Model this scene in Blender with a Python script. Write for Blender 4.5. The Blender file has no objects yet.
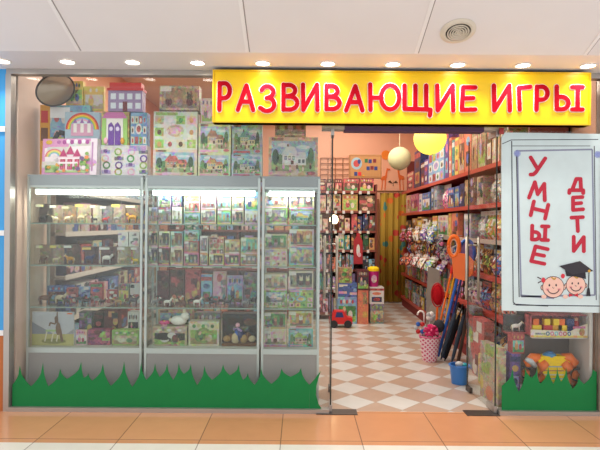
import bpy, math, random
from mathutils import Vector, Matrix
C = bpy.context.scene.collection
sc = bpy.context.scene
PI = math.pi
F, H, ROLL = 530.0, 1.6, math.radians(0.45)
YF = 4.53                      # the glass front
YC = 4.70                      # fronts of the showcases
def P(px, py, Y):
    u, v = px-300.0, py-225.0
    c, s = math.cos(ROLL), math.sin(ROLL)
    return ((u*c+v*s)*Y/F, H+(u*s-v*c)*Y/F)
def lin(c): return c/12.92 if c <= .04045 else ((c+.055)/1.055)**2.4
def hx(s): return tuple(lin(int(s[i:i+2], 16)/255) for i in (0, 2, 4))
COL = dict(white='efece6', cream='e6d9b8', beige='cdb894', tan='b08a58', brown='6e4426', darkbrown='38241a', black='17161a', grey='8b8c8e',
  silver='b9bdc0', charcoal='3d3f44', red='c41f24', maroon='6b1420', pink='e05a94', palepink='efb3c6', magenta='b81f6e', orange='ee6f1e', gold='d99a1c',
  yellow='f4cf1d', lime='9bc53a', green='3f9a45', darkgreen='1f5c33', teal='1c9aa0', turquoise='66c7c9', skyblue='78b9e6', blue='2460b8',
  navy='1c2f6b', purple='6a3a9c', lilac='b99ad6', peach='eeb08c')
LC = {k: hx(v) for k, v in COL.items()}
def col(c): return LC[c] if isinstance(c, str) and c in LC else (hx(c) if isinstance(c, str) else c)
# ---------------------------------------------------------------- materials
def new_mat(name):
    m = bpy.data.materials.new(name); m.use_nodes = True
    return m, m.node_tree.nodes, m.node_tree.links, m.node_tree.nodes['Principled BSDF']
def attr_mat(name, rough, metallic=0.0, spec=.5, var=.10, scale=9.0):
    m, n, l, b = new_mat(name)
    a = n.new('ShaderNodeAttribute'); a.attribute_name = 'Col'
    tc = n.new('ShaderNodeTexCoord'); nz = n.new('ShaderNodeTexNoise'); nz.inputs['Scale'].default_value = scale
    l.new(tc.outputs['Object'], nz.inputs['Vector'])
    mp = n.new('ShaderNodeMapRange'); mp.inputs['To Min'].default_value = 1-var; mp.inputs['To Max'].default_value = 1+var
    l.new(nz.outputs['Fac'], mp.inputs['Value'])
    vm = n.new('ShaderNodeVectorMath'); vm.operation = 'SCALE'
    l.new(a.outputs['Color'], vm.inputs[0]); l.new(mp.outputs['Result'], vm.inputs['Scale'])
    l.new(vm.outputs['Vector'], b.inputs['Base Color'])
    b.inputs['Roughness'].default_value = rough; b.inputs['Metallic'].default_value = metallic
    b.inputs['Specular IOR Level'].default_value = spec
    return m
PRINT = attr_mat('printed_card', .42, var=.08, scale=14)
def busy(m, scale, amt):           # fine many-coloured printing over the flat ink areas
    n, l = m.node_tree.nodes, m.node_tree.links; b = n['Principled BSDF']
    src = b.inputs['Base Color'].links[0].from_socket
    tc = n.new('ShaderNodeTexCoord'); oi = n.new('ShaderNodeObjectInfo'); va = n.new('ShaderNodeVectorMath'); va.operation = 'ADD'
    l.new(tc.outputs['Object'], va.inputs[0]); l.new(oi.outputs['Location'], va.inputs[1])
    v = n.new('ShaderNodeTexVoronoi'); v.inputs['Scale'].default_value = scale; l.new(va.outputs[0], v.inputs['Vector'])
    nz = n.new('ShaderNodeTexNoise'); nz.inputs['Scale'].default_value = scale*.35; l.new(va.outputs[0], nz.inputs['Vector'])
    mr = n.new('ShaderNodeMapRange'); mr.inputs['From Min'].default_value = .42; mr.inputs['From Max'].default_value = .62; mr.inputs['To Max'].default_value = amt; mr.inputs['To Min'].default_value = amt*.25
    l.new(nz.outputs['Fac'], mr.inputs['Value'])
    mx = n.new('ShaderNodeMix'); mx.data_type = 'RGBA'; mx.blend_type = 'OVERLAY'; l.new(mr.outputs['Result'], mx.inputs['Factor']); l.new(src, mx.inputs['A']); l.new(v.outputs['Color'], mx.inputs['B'])
    l.new(mx.outputs['Result'], b.inputs['Base Color'])
def mute(m, sat, val):
    n, l = m.node_tree.nodes, m.node_tree.links; b = n['Principled BSDF']; src = b.inputs['Base Color'].links[0].from_socket
    h = n.new('ShaderNodeHueSaturation'); h.inputs['Saturation'].default_value = sat; h.inputs['Value'].default_value = val
    l.new(src, h.inputs['Color']); l.new(h.outputs[0], b.inputs['Base Color'])
busy(PRINT, 15, .45); busy(PRINT, 42, .8); mute(PRINT, .82, .74)
SLEEVE = attr_mat('glossy_sleeve', .25, var=.1, scale=14); busy(SLEEVE, 55, .85); mute(SLEEVE, .85, .8)
PICTURE = attr_mat('printed_picture', .4, var=.1, scale=25)
PLASTIC = attr_mat('moulded_plastic', .32, var=.05)
MATTE = attr_mat('matte_surface', .85, var=.07)
FABRIC = attr_mat('plush_fabric', .95, spec=.1, var=.18, scale=60)
METAL = attr_mat('brushed_metal', .38, metallic=.75, var=.05)
PAINT = attr_mat('smooth_paint', .55, var=.03, scale=3)
def glass_mat(name, tint, rough=.03, boost=1.0):
    m = bpy.data.materials.new(name); m.use_nodes = True
    n, l = m.node_tree.nodes, m.node_tree.links
    n.remove(n['Principled BSDF']); out = n['Material Output']
    t = n.new('ShaderNodeBsdfTransparent'); t.inputs['Color'].default_value = (*tint, 1)
    g = n.new('ShaderNodeBsdfGlossy'); g.inputs['Roughness'].default_value = rough
    fr = n.new('ShaderNodeLayerWeight'); fr.inputs['Blend'].default_value = .5
    pw = n.new('ShaderNodeMath'); pw.operation = 'POWER'; pw.inputs[1].default_value = 5; l.new(fr.outputs['Facing'], pw.inputs[0])
    mu = n.new('ShaderNodeMath'); mu.operation = 'MULTIPLY_ADD'; mu.inputs[1].default_value = .7; mu.inputs[2].default_value = .026*boost; mu.use_clamp = True
    mx = n.new('ShaderNodeMixShader')
    l.new(pw.outputs[0], mu.inputs[0]); l.new(mu.outputs[0], mx.inputs[0]); l.new(t.outputs[0], mx.inputs[1]); l.new(g.outputs[0], mx.inputs[2])
    l.new(mx.outputs[0], out.inputs['Surface'])
    return m
GLASS = glass_mat('window_glass', (.955, .97, .965), boost=1.15)
CASEGLASS = glass_mat('showcase_glass', (.945, .972, .96), boost=1.0)
CLEAR = glass_mat('clear_plastic', (.96, .96, .96), rough=.12, boost=1.0)
def emit_mat(name, c, s):
    m, n, l, b = new_mat(name)
    b.inputs['Base Color'].default_value = (*c, 1); b.inputs['Emission Color'].default_value = (*c, 1); b.inputs['Emission Strength'].default_value = s
    return m
LAMP = emit_mat('lamp_glow', (1, .93, .82), 14)
TUBE = emit_mat('tube_glow', (1, .96, .86), 9)
TUBEC = emit_mat('cool_tube_glow', (.92, 1, .97), 9)
# ---------------------------------------------------------------- mesh builder
class MB:
    def __init__(s): s.v, s.f, s.c = [], [], []
    def face(s, pts, c):
        i = len(s.v); s.v += [tuple(p) for p in pts]; s.f.append(tuple(range(i, i+len(pts)))); s.c.append(col(c))
    def add(s, vs, fs, c):
        i = len(s.v); s.v += [tuple(p) for p in vs]; cc = col(c) if not isinstance(c, list) else None
        for k, f in enumerate(fs):
            s.f.append(tuple(i+j for j in f)); s.c.append(cc if cc is not None else col(c[k]))
    def box(s, x0, x1, y0, y1, z0, z1, c):
        s.add([(x, y, z) for z in (z0, z1) for y in (y0, y1) for x in (x0, x1)],
              [(0,2,3,1), (4,5,7,6), (0,1,5,4), (2,6,7,3), (0,4,6,2), (1,3,7,5)], c)
    def rect(s, x0, x1, z0, z1, y, c): s.face([(x0,y,z0), (x1,y,z0), (x1,y,z1), (x0,y,z1)], c)
    def poly(s, pts, y, c):
        a = sum(pts[i][0]*pts[(i+1) % len(pts)][1]-pts[(i+1) % len(pts)][0]*pts[i][1] for i in range(len(pts)))
        if a < 0: pts = pts[::-1]
        s.face([(p[0], y, p[1]) for p in pts], c)
    def ell(s, cx, cz, rx, rz, y, c, n=16, a0=0):
        s.face([(cx+rx*math.cos(a0+2*PI*k/n), y, cz+rz*math.sin(a0+2*PI*k/n)) for k in range(n)], c)
    def line(s, pts, w, y, c):
        for (x0, z0), (x1, z1) in zip(pts, pts[1:]):
            d = math.hypot(x1-x0, z1-z0) or 1e-6; nx, nz = -(z1-z0)/d*w, (x1-x0)/d*w
            s.poly([(x0+nx, z0+nz), (x0-nx, z0-nz), (x1-nx, z1-nz), (x1+nx, z1+nz)], y, c)
    def prism(s, pts, y0, y1, c):          # outline in xz, extruded along y (y0 in front)
        n = len(pts)
        a = sum(pts[i][0]*pts[(i+1) % n][1]-pts[(i+1) % n][0]*pts[i][1] for i in range(n))
        if a < 0: pts = pts[::-1]
        vs = [(p[0], y0, p[1]) for p in pts]+[(p[0], y1, p[1]) for p in pts]
        fs = [tuple(range(n)), tuple(range(2*n-1, n-1, -1))]+[(i, i+n, (i+1) % n+n, (i+1) % n) for i in range(n)]
        s.add(vs, fs, c)
    def ball(s, c0, r, c, n=10, m=7, rot=None):
        r = r if isinstance(r, (tuple, list)) else (r, r, r)
        vs, fs = [], []
        for j in range(m+1):
            t = PI*j/m
            for i in range(n):
                a = 2*PI*i/n
                p = Vector((r[0]*math.sin(t)*math.cos(a), r[1]*math.sin(t)*math.sin(a), r[2]*math.cos(t)))
                if rot: p = rot @ p
                vs.append((c0[0]+p.x, c0[1]+p.y, c0[2]+p.z))
        for j in range(m):
            for i in range(n):
                fs.append((j*n+i, (j+1)*n+i, (j+1)*n+(i+1) % n, j*n+(i+1) % n))
        s.add(vs, fs, c)
    def tube(s, pts, r, c, n=8):
        pts = [Vector(p) for p in pts]; rs = r if isinstance(r, (list, tuple)) else [r]*len(pts)
        vs, fs = [], []; up = Vector((0, 0, 1))
        for k, p in enumerate(pts):
            d = (pts[min(k+1, len(pts)-1)]-pts[max(k-1, 0)]).normalized()
            a = d.cross(up)
            if a.length < 1e-3: a = d.cross(Vector((0, 1, 0)))
            a.normalize(); b = d.cross(a)
            for i in range(n):
                t = 2*PI*i/n; q = p+(a*math.cos(t)+b*math.sin(t))*rs[k]; vs.append(tuple(q))
        for k in range(len(pts)-1):
            for i in range(n): fs.append((k*n+i, k*n+(i+1) % n, (k+1)*n+(i+1) % n, (k+1)*n+i))
        fs += [tuple(range(n))[::-1], tuple(range((len(pts)-1)*n, len(pts)*n))]
        s.add(vs, fs, c)
    def lathe(s, prof, c, n=24, o=(0, 0, 0), caps=True):
        vs, fs, cs = [], [], []
        for r, z in prof:
            for i in range(n): vs.append((o[0]+r*math.cos(2*PI*i/n), o[1]+r*math.sin(2*PI*i/n), o[2]+z))
        for k in range(len(prof)-1):
            for i in range(n): fs.append((k*n+i, k*n+(i+1) % n, (k+1)*n+(i+1) % n, (k+1)*n+i))
        if caps: fs += [tuple(range(n))[::-1], tuple(range((len(prof)-1)*n, len(prof)*n))]
        s.add(vs, fs, c)
    def build(s, name, m, parent=None, loc=(0, 0, 0), rot=(0, 0, 0), smooth=False):
        me = bpy.data.meshes.new(name); me.from_pydata(s.v, [], s.f); me.update()
        a = me.color_attributes.new('Col', 'FLOAT_COLOR', 'CORNER')
        buf = []
        for f, c in zip(s.f, s.c): buf += [c[0], c[1], c[2], 1.0]*len(f)
        a.data.foreach_set('color', buf)
        me.materials.append(m)
        if smooth: me.polygons.foreach_set('use_smooth', [True]*len(me.polygons))
        o = bpy.data.objects.new(name, me); C.objects.link(o)
        o.location = loc; o.rotation_euler = rot; o.parent = parent
        return o
def tag(o, label, cat, group=None):
    o['label'] = label; o['category'] = cat
    if group: o['group'] = group
    return o
def empty(name, label, cat, loc=(0, 0, 0), rz=0, group=None, rot=None):
    o = bpy.data.objects.new(name, None); C.objects.link(o); o.empty_display_size = .05
    o.location = loc; o.rotation_euler = rot or (0, 0, rz)
    return tag(o, label, cat, group)
def struct(o): o['kind'] = 'structure'; return o
def slab(name, x0, x1, y0, y1, z0, z1, c, m=PAINT):
    b = MB(); b.box(x0, x1, y0, y1, z0, z1, c); return struct(b.build(name, m))
ORD = 'first second third fourth fifth sixth seventh eighth ninth tenth eleventh twelfth thirteenth fourteenth fifteenth sixteenth seventeenth eighteenth nineteenth twentieth'.split()
CN = dict(palepink='pale pink', darkbrown='dark brown', darkgreen='dark green', skyblue='sky blue')
def cn(c): return CN.get(c, c)
rnd = random.Random(7)
# ---------------------------------------------------------------- stroke lettering
def arc(cx, cy, rx, ry, a0, a1, n=12):
    return [(cx+rx*math.cos(math.radians(a0+(a1-a0)*k/n)), cy+ry*math.sin(math.radians(a0+(a1-a0)*k/n))) for k in range(n+1)]
GL = {
 'А': [[(0, 0), (.55, 1), (1, 0)], [(.2, .34), (.86, .34)]],
 'Р': [[(.08, 0), (.1, 1)], [(.1, .98), (.45, 1)]+arc(.5, .72, .46, .28, 80, -90)+[(.1, .42)]],
 'З': [[(.05, .84)]+arc(.45, .77, .42, .23, 130, -80)+[(.42, .53)], [(.42, .53)]+arc(.47, .28, .5, .27, 75, -140)+[(0, .12)]],
 'В': [[(.06, 0), (.06, 1)], [(.06, .98)]+arc(.4, .77, .42, .22, 90, -80)+[(.1, .53)], [(.2, .53)]+arc(.45, .27, .52, .26, 80, -90)+[(.06, .01)]],
 'И': [[(.02, 1), (.06, 0), (.94, 1), (.98, 0)]],
 'Ю': [[(.03, 1), (.05, 0)], [(.05, .48), (.42, .48)], arc(.7, .5, .3, .48, 0, 360, 20)],
 'Щ': [[(.02, 1), (.03, .06), (.9, .04)], [(.43, 1), (.43, .05)], [(.83, 1), (.84, .05), (1, .03), (.98, -.2)]],
 'Е': [[(1, .97), (.1, .97), (.04, .02), (1, .04)], [(.08, .5), (.85, .52)]],
 'Г': [[(.08, 0), (.05, .95), (1, .99)]],
 'Ы': [[(.04, 1), (.05, .03)], [(.05, .56)]+arc(.22, .29, .26, .27, 90, -90)+[(.05, .02)], [(.82, .98), (.82, .02)], [(.62, .98), (1, .98)], [(.62, .02), (1, .02)]],
 'У': [[(.05, 1), (.5, .42)], [(1, 1), (.45, .15), (.3, .02), (.12, 0)]],
 'М': [[(0, 0), (.2, 1), (.5, .3), (.8, 1), (1, 0)]],
 'Н': [[(.05, 1), (.05, 0)], [(.95, 1), (.95, 0)], [(.05, .5), (.95, .5)]],
 'Д': [[(.2, .2), (.5, 1), (.8, 1), (.85, .2)], [(0, 0), (.02, .2), (1, .2), (1, 0)]],
 'Т': [[(0, .97), (1, .97)], [(.5, .97), (.5, 0)]],
}
def glyph(mb, ch, cx, cz, w, h, hw, y0, y1, c, rot=0):
    cr, sr = math.cos(rot), math.sin(rot); q = 0
    for st in GL[ch]:
        pts = []
        for u, v in st:
            x, z = (u-.5)*w, (v-.5)*h; pts.append((cx+x*cr-z*sr, cz+x*sr+z*cr))
        for (xa, za), (xb, zb) in zip(pts, pts[1:]):     # one rounded capsule per stroke segment
            t = math.atan2(zb-za, xb-xa); n = 7
            o = [(xb+hw*math.cos(t-PI/2+PI*k/n), zb+hw*math.sin(t-PI/2+PI*k/n)) for k in range(n+1)]
            o += [(xa+hw*math.cos(t+PI/2+PI*k/n), za+hw*math.sin(t+PI/2+PI*k/n)) for k in range(n+1)]
            q += 1; mb.prism(o, y0-.00012*q, y1, c)
# ---------------------------------------------------------------- setting
def tile_floor(name, x0, x1, y0, y1, z, mat):
    b = MB(); b.box(x0, x1, y0, y1, z-.1, z, 'white'); return struct(b.build(name, mat))
def joint_mat(name, c1, c2, grout, size, ox, oy, rot=0, checker=False, rough=.2, gw=.004):
    m, n, l, b = new_mat(name)
    tc = n.new('ShaderNodeTexCoord'); mp = n.new('ShaderNodeMapping')
    mp.vector_type = 'POINT'
    mp.inputs['Location'].default_value = (ox, oy, 0); mp.inputs['Rotation'].default_value = (0, 0, rot)
    l.new(tc.outputs['Object'], mp.inputs['Vector'])
    sx = n.new('ShaderNodeSeparateXYZ'); l.new(mp.outputs[0], sx.inputs[0])
    def math_(op, a, bb=None):
        q = n.new('ShaderNodeMath'); q.operation = op
        for i, v in enumerate((a, bb)):
            if v is None: continue
            if isinstance(v, (int, float)): q.inputs[i].default_value = v
            else: l.new(v, q.inputs[i])
        return q.outputs[0]
    fx, fy = math_('DIVIDE', sx.outputs[0], size), math_('DIVIDE', sx.outputs[1], size)
    def edge(f):
        fr = math_('FRACT', f); return math_('MINIMUM', fr, math_('SUBTRACT', 1.0, fr))
    g = math_('LESS_THAN', math_('MINIMUM', edge(fx), edge(fy)), gw/size)
    cell = math_('ADD', math_('FLOOR', fx), math_('FLOOR', fy))
    par = math_('GREATER_THAN', math_('FRACT', math_('MULTIPLY', cell, .5)), .25)
    wn = n.new('ShaderNodeTexWhiteNoise'); cx = n.new('ShaderNodeCombineXYZ')
    l.new(math_('FLOOR', fx), cx.inputs[0]); l.new(math_('FLOOR', fy), cx.inputs[1]); l.new(cx.outputs[0], wn.inputs['Vector'])
    nz = n.new('ShaderNodeTexNoise'); nz.inputs['Scale'].default_value = 7; nz.inputs['Detail'].default_value = 5
    l.new(tc.outputs['Object'], nz.inputs['Vector'])
    m1 = n.new('ShaderNodeMix'); m1.data_type = 'RGBA'
    m1.inputs['A'].default_value = (*c1, 1); m1.inputs['B'].default_value = (*c2, 1)
    if checker: l.new(par, m1.inputs['Factor'])
    else: l.new(wn.outputs[0], m1.inputs['Factor'])
    vm = n.new('ShaderNodeVectorMath'); vm.operation = 'SCALE'
    l.new(m1.outputs['Result'], vm.inputs[0])
    l.new(math_('ADD', .9, math_('ADD', math_('MULTIPLY', nz.outputs['Fac'], .14), math_('MULTIPLY', wn.outputs[0], .06))), vm.inputs['Scale'])
    m2 = n.new('ShaderNodeMix'); m2.data_type = 'RGBA'; l.new(g, m2.inputs['Factor'])
    l.new(vm.outputs[0], m2.inputs['A']); m2.inputs['B'].default_value = (*grout, 1)
    l.new(m2.outputs['Result'], b.inputs['Base Color']); b.inputs['Roughness'].default_value = rough
    return m
MALL = joint_mat('orange_mall_tile', hx('c88e66'), hx('cb946c'), hx('8a664e'), .60, .13+.6*5, -3.93+.6*10, rough=.16)
PALE = joint_mat('pale_mall_tile', hx('d9d6cc'), hx('e0dcd0'), hx('9a968c'), .60, .13+3, -3.93+6, rough=.16)
tile_floor('floor_concourse', -4.5, 4.5, 3.86, 4.56, 0, MALL)
tile_floor('floor_pale_border', -4.5, 4.5, -1.0, 3.86, 0, PALE)
DX, DY = 10.34, 10.18
SHOP = joint_mat('checkered_shop_tile', hx('c8c6c1'), hx('b49a88'), hx('a08a78'), .29, 0, 0, rough=.28, checker=True, gw=.003)
for nd in SHOP.node_tree.nodes:
    if nd.type == 'MAPPING':
        q0 = P(353, 401.1, 530*1.6/176.5); yy = 530*1.6/176.5
        # centre of a pale tile falls on this floor point
        a = PI/4; cx, cy = q0[0], yy
        rx, ry = cx*math.cos(a)-cy*math.sin(a), cx*math.sin(a)+cy*math.cos(a)
        nd.inputs['Rotation'].default_value = (0, 0, a)
        nd.inputs['Location'].default_value = (.145-rx+.29*40, .145-ry+.29*40, 0)
tile_floor('floor_shop', -3.2, 2.7, 4.56, 11.5, 0, SHOP)
PEACH = hx('e6ab8a')
ZC = 4.0
slab('wall_back', -3.2, 2.7, 11.2, 11.35, 0, ZC, PEACH)
slab('wall_right', 2.56, 2.70, 4.6, 11.2, 0, ZC, PEACH)
slab('wall_left', -3.1, -2.95, 5.14, 11.2, 0, ZC, PEACH)
slab('ceiling_shop', -3.2, 2.7, 4.60, 11.4, ZC, ZC+.1, hx('f0d8c4'))
slab('wall_corner_return', -3.1, -2.455, 4.60, 5.14, 0, ZC, hx('e2c6b6'))
slab('wall_front_upper', -4.5, 4.5, 4.50, 4.60, 2.905, ZC+.1, hx('e8e2e2'))
# neighbouring shop front: blue boards with white stripes over a brown base
xn = P(11, 225, YF)[0]
slab('wall_neighbour', -4.5, xn-.035, 4.50, 4.60, .66, 2.905, hx('3f9fe0'))
slab('wall_neighbour_base', -4.5, xn-.035, 4.50, 4.60, 0, .66, hx('b96a35'))
for k, py in enumerate((129, 233, 333)):
    z = P(4, py, 4.49)[1]
    slab('trim_%d' % (k+1), -4.5, xn-.035, 4.485, 4.50, z-.022, z+.022, hx('e6e8ea'))
slab('wall_neighbour_right', 2.66, 4.5, 4.50, 4.60, 0, 2.905, hx('cfc6bf'))
# sloped ceiling over the concourse and the flat strip with the downlights
CEIL = hx('e9e4e5')
slope = .387
def cz(Y): return 2.906+slope*(4.03-Y)
b = MB(); b.box(-4.5, 4.5, 4.03, 4.52, 2.906, 3.0, CEIL); struct(b.build('ceiling_strip', PAINT))
b = MB()
b.add([(-4.5, 4.03, cz(4.03)), (4.5, 4.03, cz(4.03)), (4.5, 1.2, cz(1.2)), (-4.5, 1.2, cz(1.2)),
       (-4.5, 4.03, cz(4.03)+.1), (4.5, 4.03, cz(4.03)+.1), (4.5, 1.2, cz(1.2)+.1), (-4.5, 1.2, cz(1.2)+.1)],
      [(0,1,2,3), (7,6,5,4), (0,4,5,1), (1,5,6,2), (2,6,7,3), (3,7,4,0)], CEIL)
struct(b.build('ceiling', PAINT))
b = MB()
for k in range(-2, 3):                                    # seam strips between ceiling panels
    x = -1.69+1.28*k+1.28
    b2 = MB()
    for x0, x1, dz, c in ((x-.013, x+.013, .005, hx('f2eeee')), (x+.013, x+.021, .001, hx('9c9494'))):
        b2.add([(x0, 4.02, cz(4.02)-dz), (x1, 4.02, cz(4.02)-dz), (x1, 1.2, cz(1.2)-dz), (x0, 1.2, cz(1.2)-dz),
                (x0, 4.02, cz(4.02)+.01), (x1, 4.02, cz(4.02)+.01), (x1, 1.2, cz(1.2)+.01), (x0, 1.2, cz(1.2)+.01)],
               [(0,1,2,3), (7,6,5,4), (0,4,5,1), (1,5,6,2), (2,6,7,3), (3,7,4,0)], c)
    struct(b2.build('trim_ceiling_%d' % (k+3), PAINT))
# ceiling vent
vx, _ = P(458, 29, 3.79)
tilt = math.atan(slope)
vent = empty('ceiling_vent', 'round cream air vent with concentric rings in the sloped ceiling', 'vent', (vx, 3.79, cz(3.79)-.002), rot=(-tilt, 0, 0))
CV = hx('d8cfc0')
b = MB(); b.lathe([(.088, 0), (.125, 0), (.125, -.006), (.105, -.014), (.088, -.014), (.088, 0)], CV, n=36, caps=False); b.build('outer_ring', PLASTIC, vent, smooth=False)
b = MB(); b.lathe([(.001, -.001), (.088, -.001)], hx('3a342e'), n=36, caps=False); b.build('backing', MATTE, vent)
for k, r in enumerate((.074, .057, .040, .023)):
    b = MB(); b.lathe([(r-.005, -.002), (r+.004, -.018), (r-.003, -.020), (r-.010, -.004)], CV, n=28, caps=False); b.build('vane', PLASTIC, vent)
b = MB(); b.lathe([(.001, -.02), (.012, -.018), (.012, -.002)], CV, n=16, caps=False); b.build('hub', PLASTIC, vent)
# downlights
for k in range(-5, 6):
    x, y = -.312+.5255*k, 4.28
    t = empty('downlight', '', 'ceiling light', (x, y, 2.906), group='row of recessed downlights above the shop front')
    nm = ORD[k+5]
    t['label'] = 'recessed white downlight in ceiling strip, %s of the row from the blue wall' % nm
    b = MB(); b.lathe([(.052, -.002), (.066, -.002), (.070, -.006), (.060, -.010), (.052, -.006)], hx('f4f0ea'), n=24, caps=False); b.build('trim_ring', PAINT, t)
    b = MB(); b.lathe([(.001, -.004), (.053, -.004)], 'white', n=24, caps=False); b.build('lamp_lens', LAMP, t)
    L = bpy.data.lights.new('downlight_beam', 'SPOT'); L.energy = 18; L.spot_size = math.radians(125); L.spot_blend = .8; L.color = (1, .93, .84); L.shadow_soft_size = .05
    lo = bpy.data.objects.new('downlight_beam', L); C.objects.link(lo); lo.location = (0, 0, -.03); lo.parent = t
# ---------------------------------------------------------------- glazed shop front
ALU = hx('b4b0ac'); DARKALU = hx('77716c')
XL, XD0, XD1, XR = xn, .27, 1.684, 2.56
slab('trim_header', XL-.03, XR+.05, 4.49, 4.57, 2.862, 2.905, ALU, METAL)
slab('trim_post', XL-.035, XL+.012, 4.49, 4.57, 0, 2.862, ALU, METAL)
slab('trim_post_right', XR-.01, XR+.10, 4.49, 4.57, 0, 2.862, hx('b9aaa0'), METAL)
slab('trim_sill', XL+.012, XD0-.01, 4.49, 4.57, 0, .035, ALU, METAL)
slab('trim_sill_right', XD1+.02, XR-.01, 4.49, 4.57, 0, .035, ALU, METAL)
slab('trim_threshold', XD0-.12, XD0+.23, 4.47, 4.60, -.001, .006, hx('57504c'), METAL)
slab('trim_threshold_right', XD1-.26, XD1+.02, 4.47, 4.60, -.001, .006, hx('57504c'), METAL)
edges = [XL+.012, P(142.5, 225, YF)[0], XD0-.004]
def window(i, x0, x1, z0, z1):
    b = MB(); b.box(x0, x1, 4.526, 4.536, z0, z1, 'white'); return struct(b.build('window_%d' % i, GLASS))
window(1, edges[0], edges[1]-.002, .035, 2.862)
window(2, edges[1]+.002, edges[2], .035, 2.862)
window(3, XD1+.02, XR-.01, .035, 2.862)
window(4, XD0, XD1+.016, 2.44, 2.862)
slab('trim_lintel', P(345, 0, 4.6)[0], P(483, 0, 4.6)[0], 4.545, 4.66, P(400, 131.5, 4.56)[1], 2.50, hx('4a2a52'))
slab('trim_lintel_grey', P(323, 0, 4.6)[0], P(345, 0, 4.6)[0], 4.545, 4.66, P(400, 130, 4.56)[1], 2.50, hx('a8a09a'))
slab('trim_lintel_grey_end', P(483, 0, 4.6)[0], P(506, 0, 4.6)[0], 4.545, 4.66, P(400, 130, 4.56)[1], 2.50, hx('b8aca4'))
def door(i, hxx, fx, label):
    Y0, Y1 = 4.54, 5.16
    r = struct(empty('door_%d' % i, label, 'door', (hxx, Y0, 0)))
    ang = math.atan2(Y1-Y0, fx-hxx); r.rotation_euler = (0, 0, ang); L = math.hypot(Y1-Y0, fx-hxx)
    b = MB(); b.box(0, L, -.005, .005, .012, 2.42, 'white'); b.build('glass_leaf', GLASS, r)
    b = MB()
    for x in (0, L-.006): b.box(x, x+.006, -.0055, .0055, .012, 2.42, hx('26302c'))
    b.build('glass_edge', PLASTIC, r)
    for z0, z1 in ((.008, .06), (2.37, 2.425)):
        b = MB(); b.box(-.01, .15, -.014, .014, z0, z1, ALU); b.build('patch_fitting', METAL, r)
    b = MB(); b.box(L-.10, L+.004, -.014, .014, .008, .055, hx('5b5654')); b.build('lock_fitting', METAL, r)
    for s in (-1, 1):
        h = MB(); h.tube([(L-.11, s*.058, .90), (L-.11, s*.058, 1.50)], .013, hx('c9c2b8'), 12)
        for z in (1.0, 1.42): h.tube([(L-.11, s*.005, z), (L-.11, s*.058, z)], .008, hx('c9c2b8'), 8)
        h.build('handle', METAL, r, smooth=True)
door(1, XD0+.004, XD0+.03, 'open glass door leaf beside the narrow showcase, seen edge on')
door(2, XD1, XD1-.045, 'open glass door leaf beside the white poster')
# green vinyl grass along the bottom of the glass
GRASS = hx('087c3f')
def grass(name, label, pts, x0, x1, bite=None):
    b = MB(); out = []
    zb = P(300, 409.5, YF)[1]
    z0 = .028
    prev = None; top = []
    def q(px, py): return P(px, py, 4.52)
    for (ax, ay), (bx, by) in zip(pts, pts[1:]):
        n = 6
        for k in range(n):
            t = k/n
            tip_a = ay < by
            # blades: slow curve into the valley, sharp at the tip
            e = t**.5 if tip_a else 1-(1-t)**.45
            top.append(q(ax+(bx-ax)*t, ay+(by-ay)*e))
    top.append(q(*pts[-1]))
    top = [(x, z) for x, z in top]
    for (xa, za), (xb, zb2) in zip(top, top[1:]):
        b.prism([(xa, z0), (xb, z0), (xb, zb2), (xa, za)], 4.5235, 4.5255, GRASS)
    if bite:
        o = [q(*p) for p in bite]; o[-1] = (o[-1][0], z0); o[-2] = (o[-2][0], z0)
        b.prism(o, 4.5235, 4.5255, GRASS)
    return tag(b.build(name, MATTE), label, 'decal')
gl = [(12, 385), (19.5, 366), (30.7, 386.5), (42.7, 363), (48, 386.5), (60, 369), (66.7, 379), (81, 362), (83.5, 378), (88, 373.5), (92, 380.7), (102.7, 364), (110.7, 386), (124, 362), (132, 387),
      (141, 363), (146, 380), (155, 363.5), (159.6, 377), (167, 363.5), (173, 380), (178.6, 363), (183.7, 374), (190.7, 364.4), (197, 385), (204.3, 366), (212, 380), (223, 364.4), (230, 375.5),
      (238.8, 364.4), (243, 380), (247.7, 373), (254.6, 385), (261, 368.5), (271.4, 384), (281.5, 368.5), (290.4, 377), (300.9, 368), (309.4, 385), (321, 370.7), (317.5, 384), (316, 395), (318.5, 405), (322, 412)]
# the strip is cut back in an arc at the door end: keep the outline single valued and close it with a polygon
grass('grass_decal', 'long green vinyl grass strip along the glass under the showcases', [p for p in gl if p[0] < 309.6], 12, 310,
      [(309.4, 385), (314, 380), (321, 370.7), (318.5, 378), (316.5, 386), (316, 395), (318.5, 404), (322, 409.5), (309.4, 409.5)])
gr = [(502, 386), (512.8, 369), (519, 392), (525.6, 368), (532, 378), (537, 369), (540.4, 384), (548.6, 367), (553.7, 384), (557.5, 366), (561.4, 381.7), (566.5, 367.7), (573, 389), (579, 376.6), (584.4, 384), (593.4, 369), (597, 372)]
grass('grass_decal', 'short green vinyl grass strip on the glass under the poster', gr, 502, 597)
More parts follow.
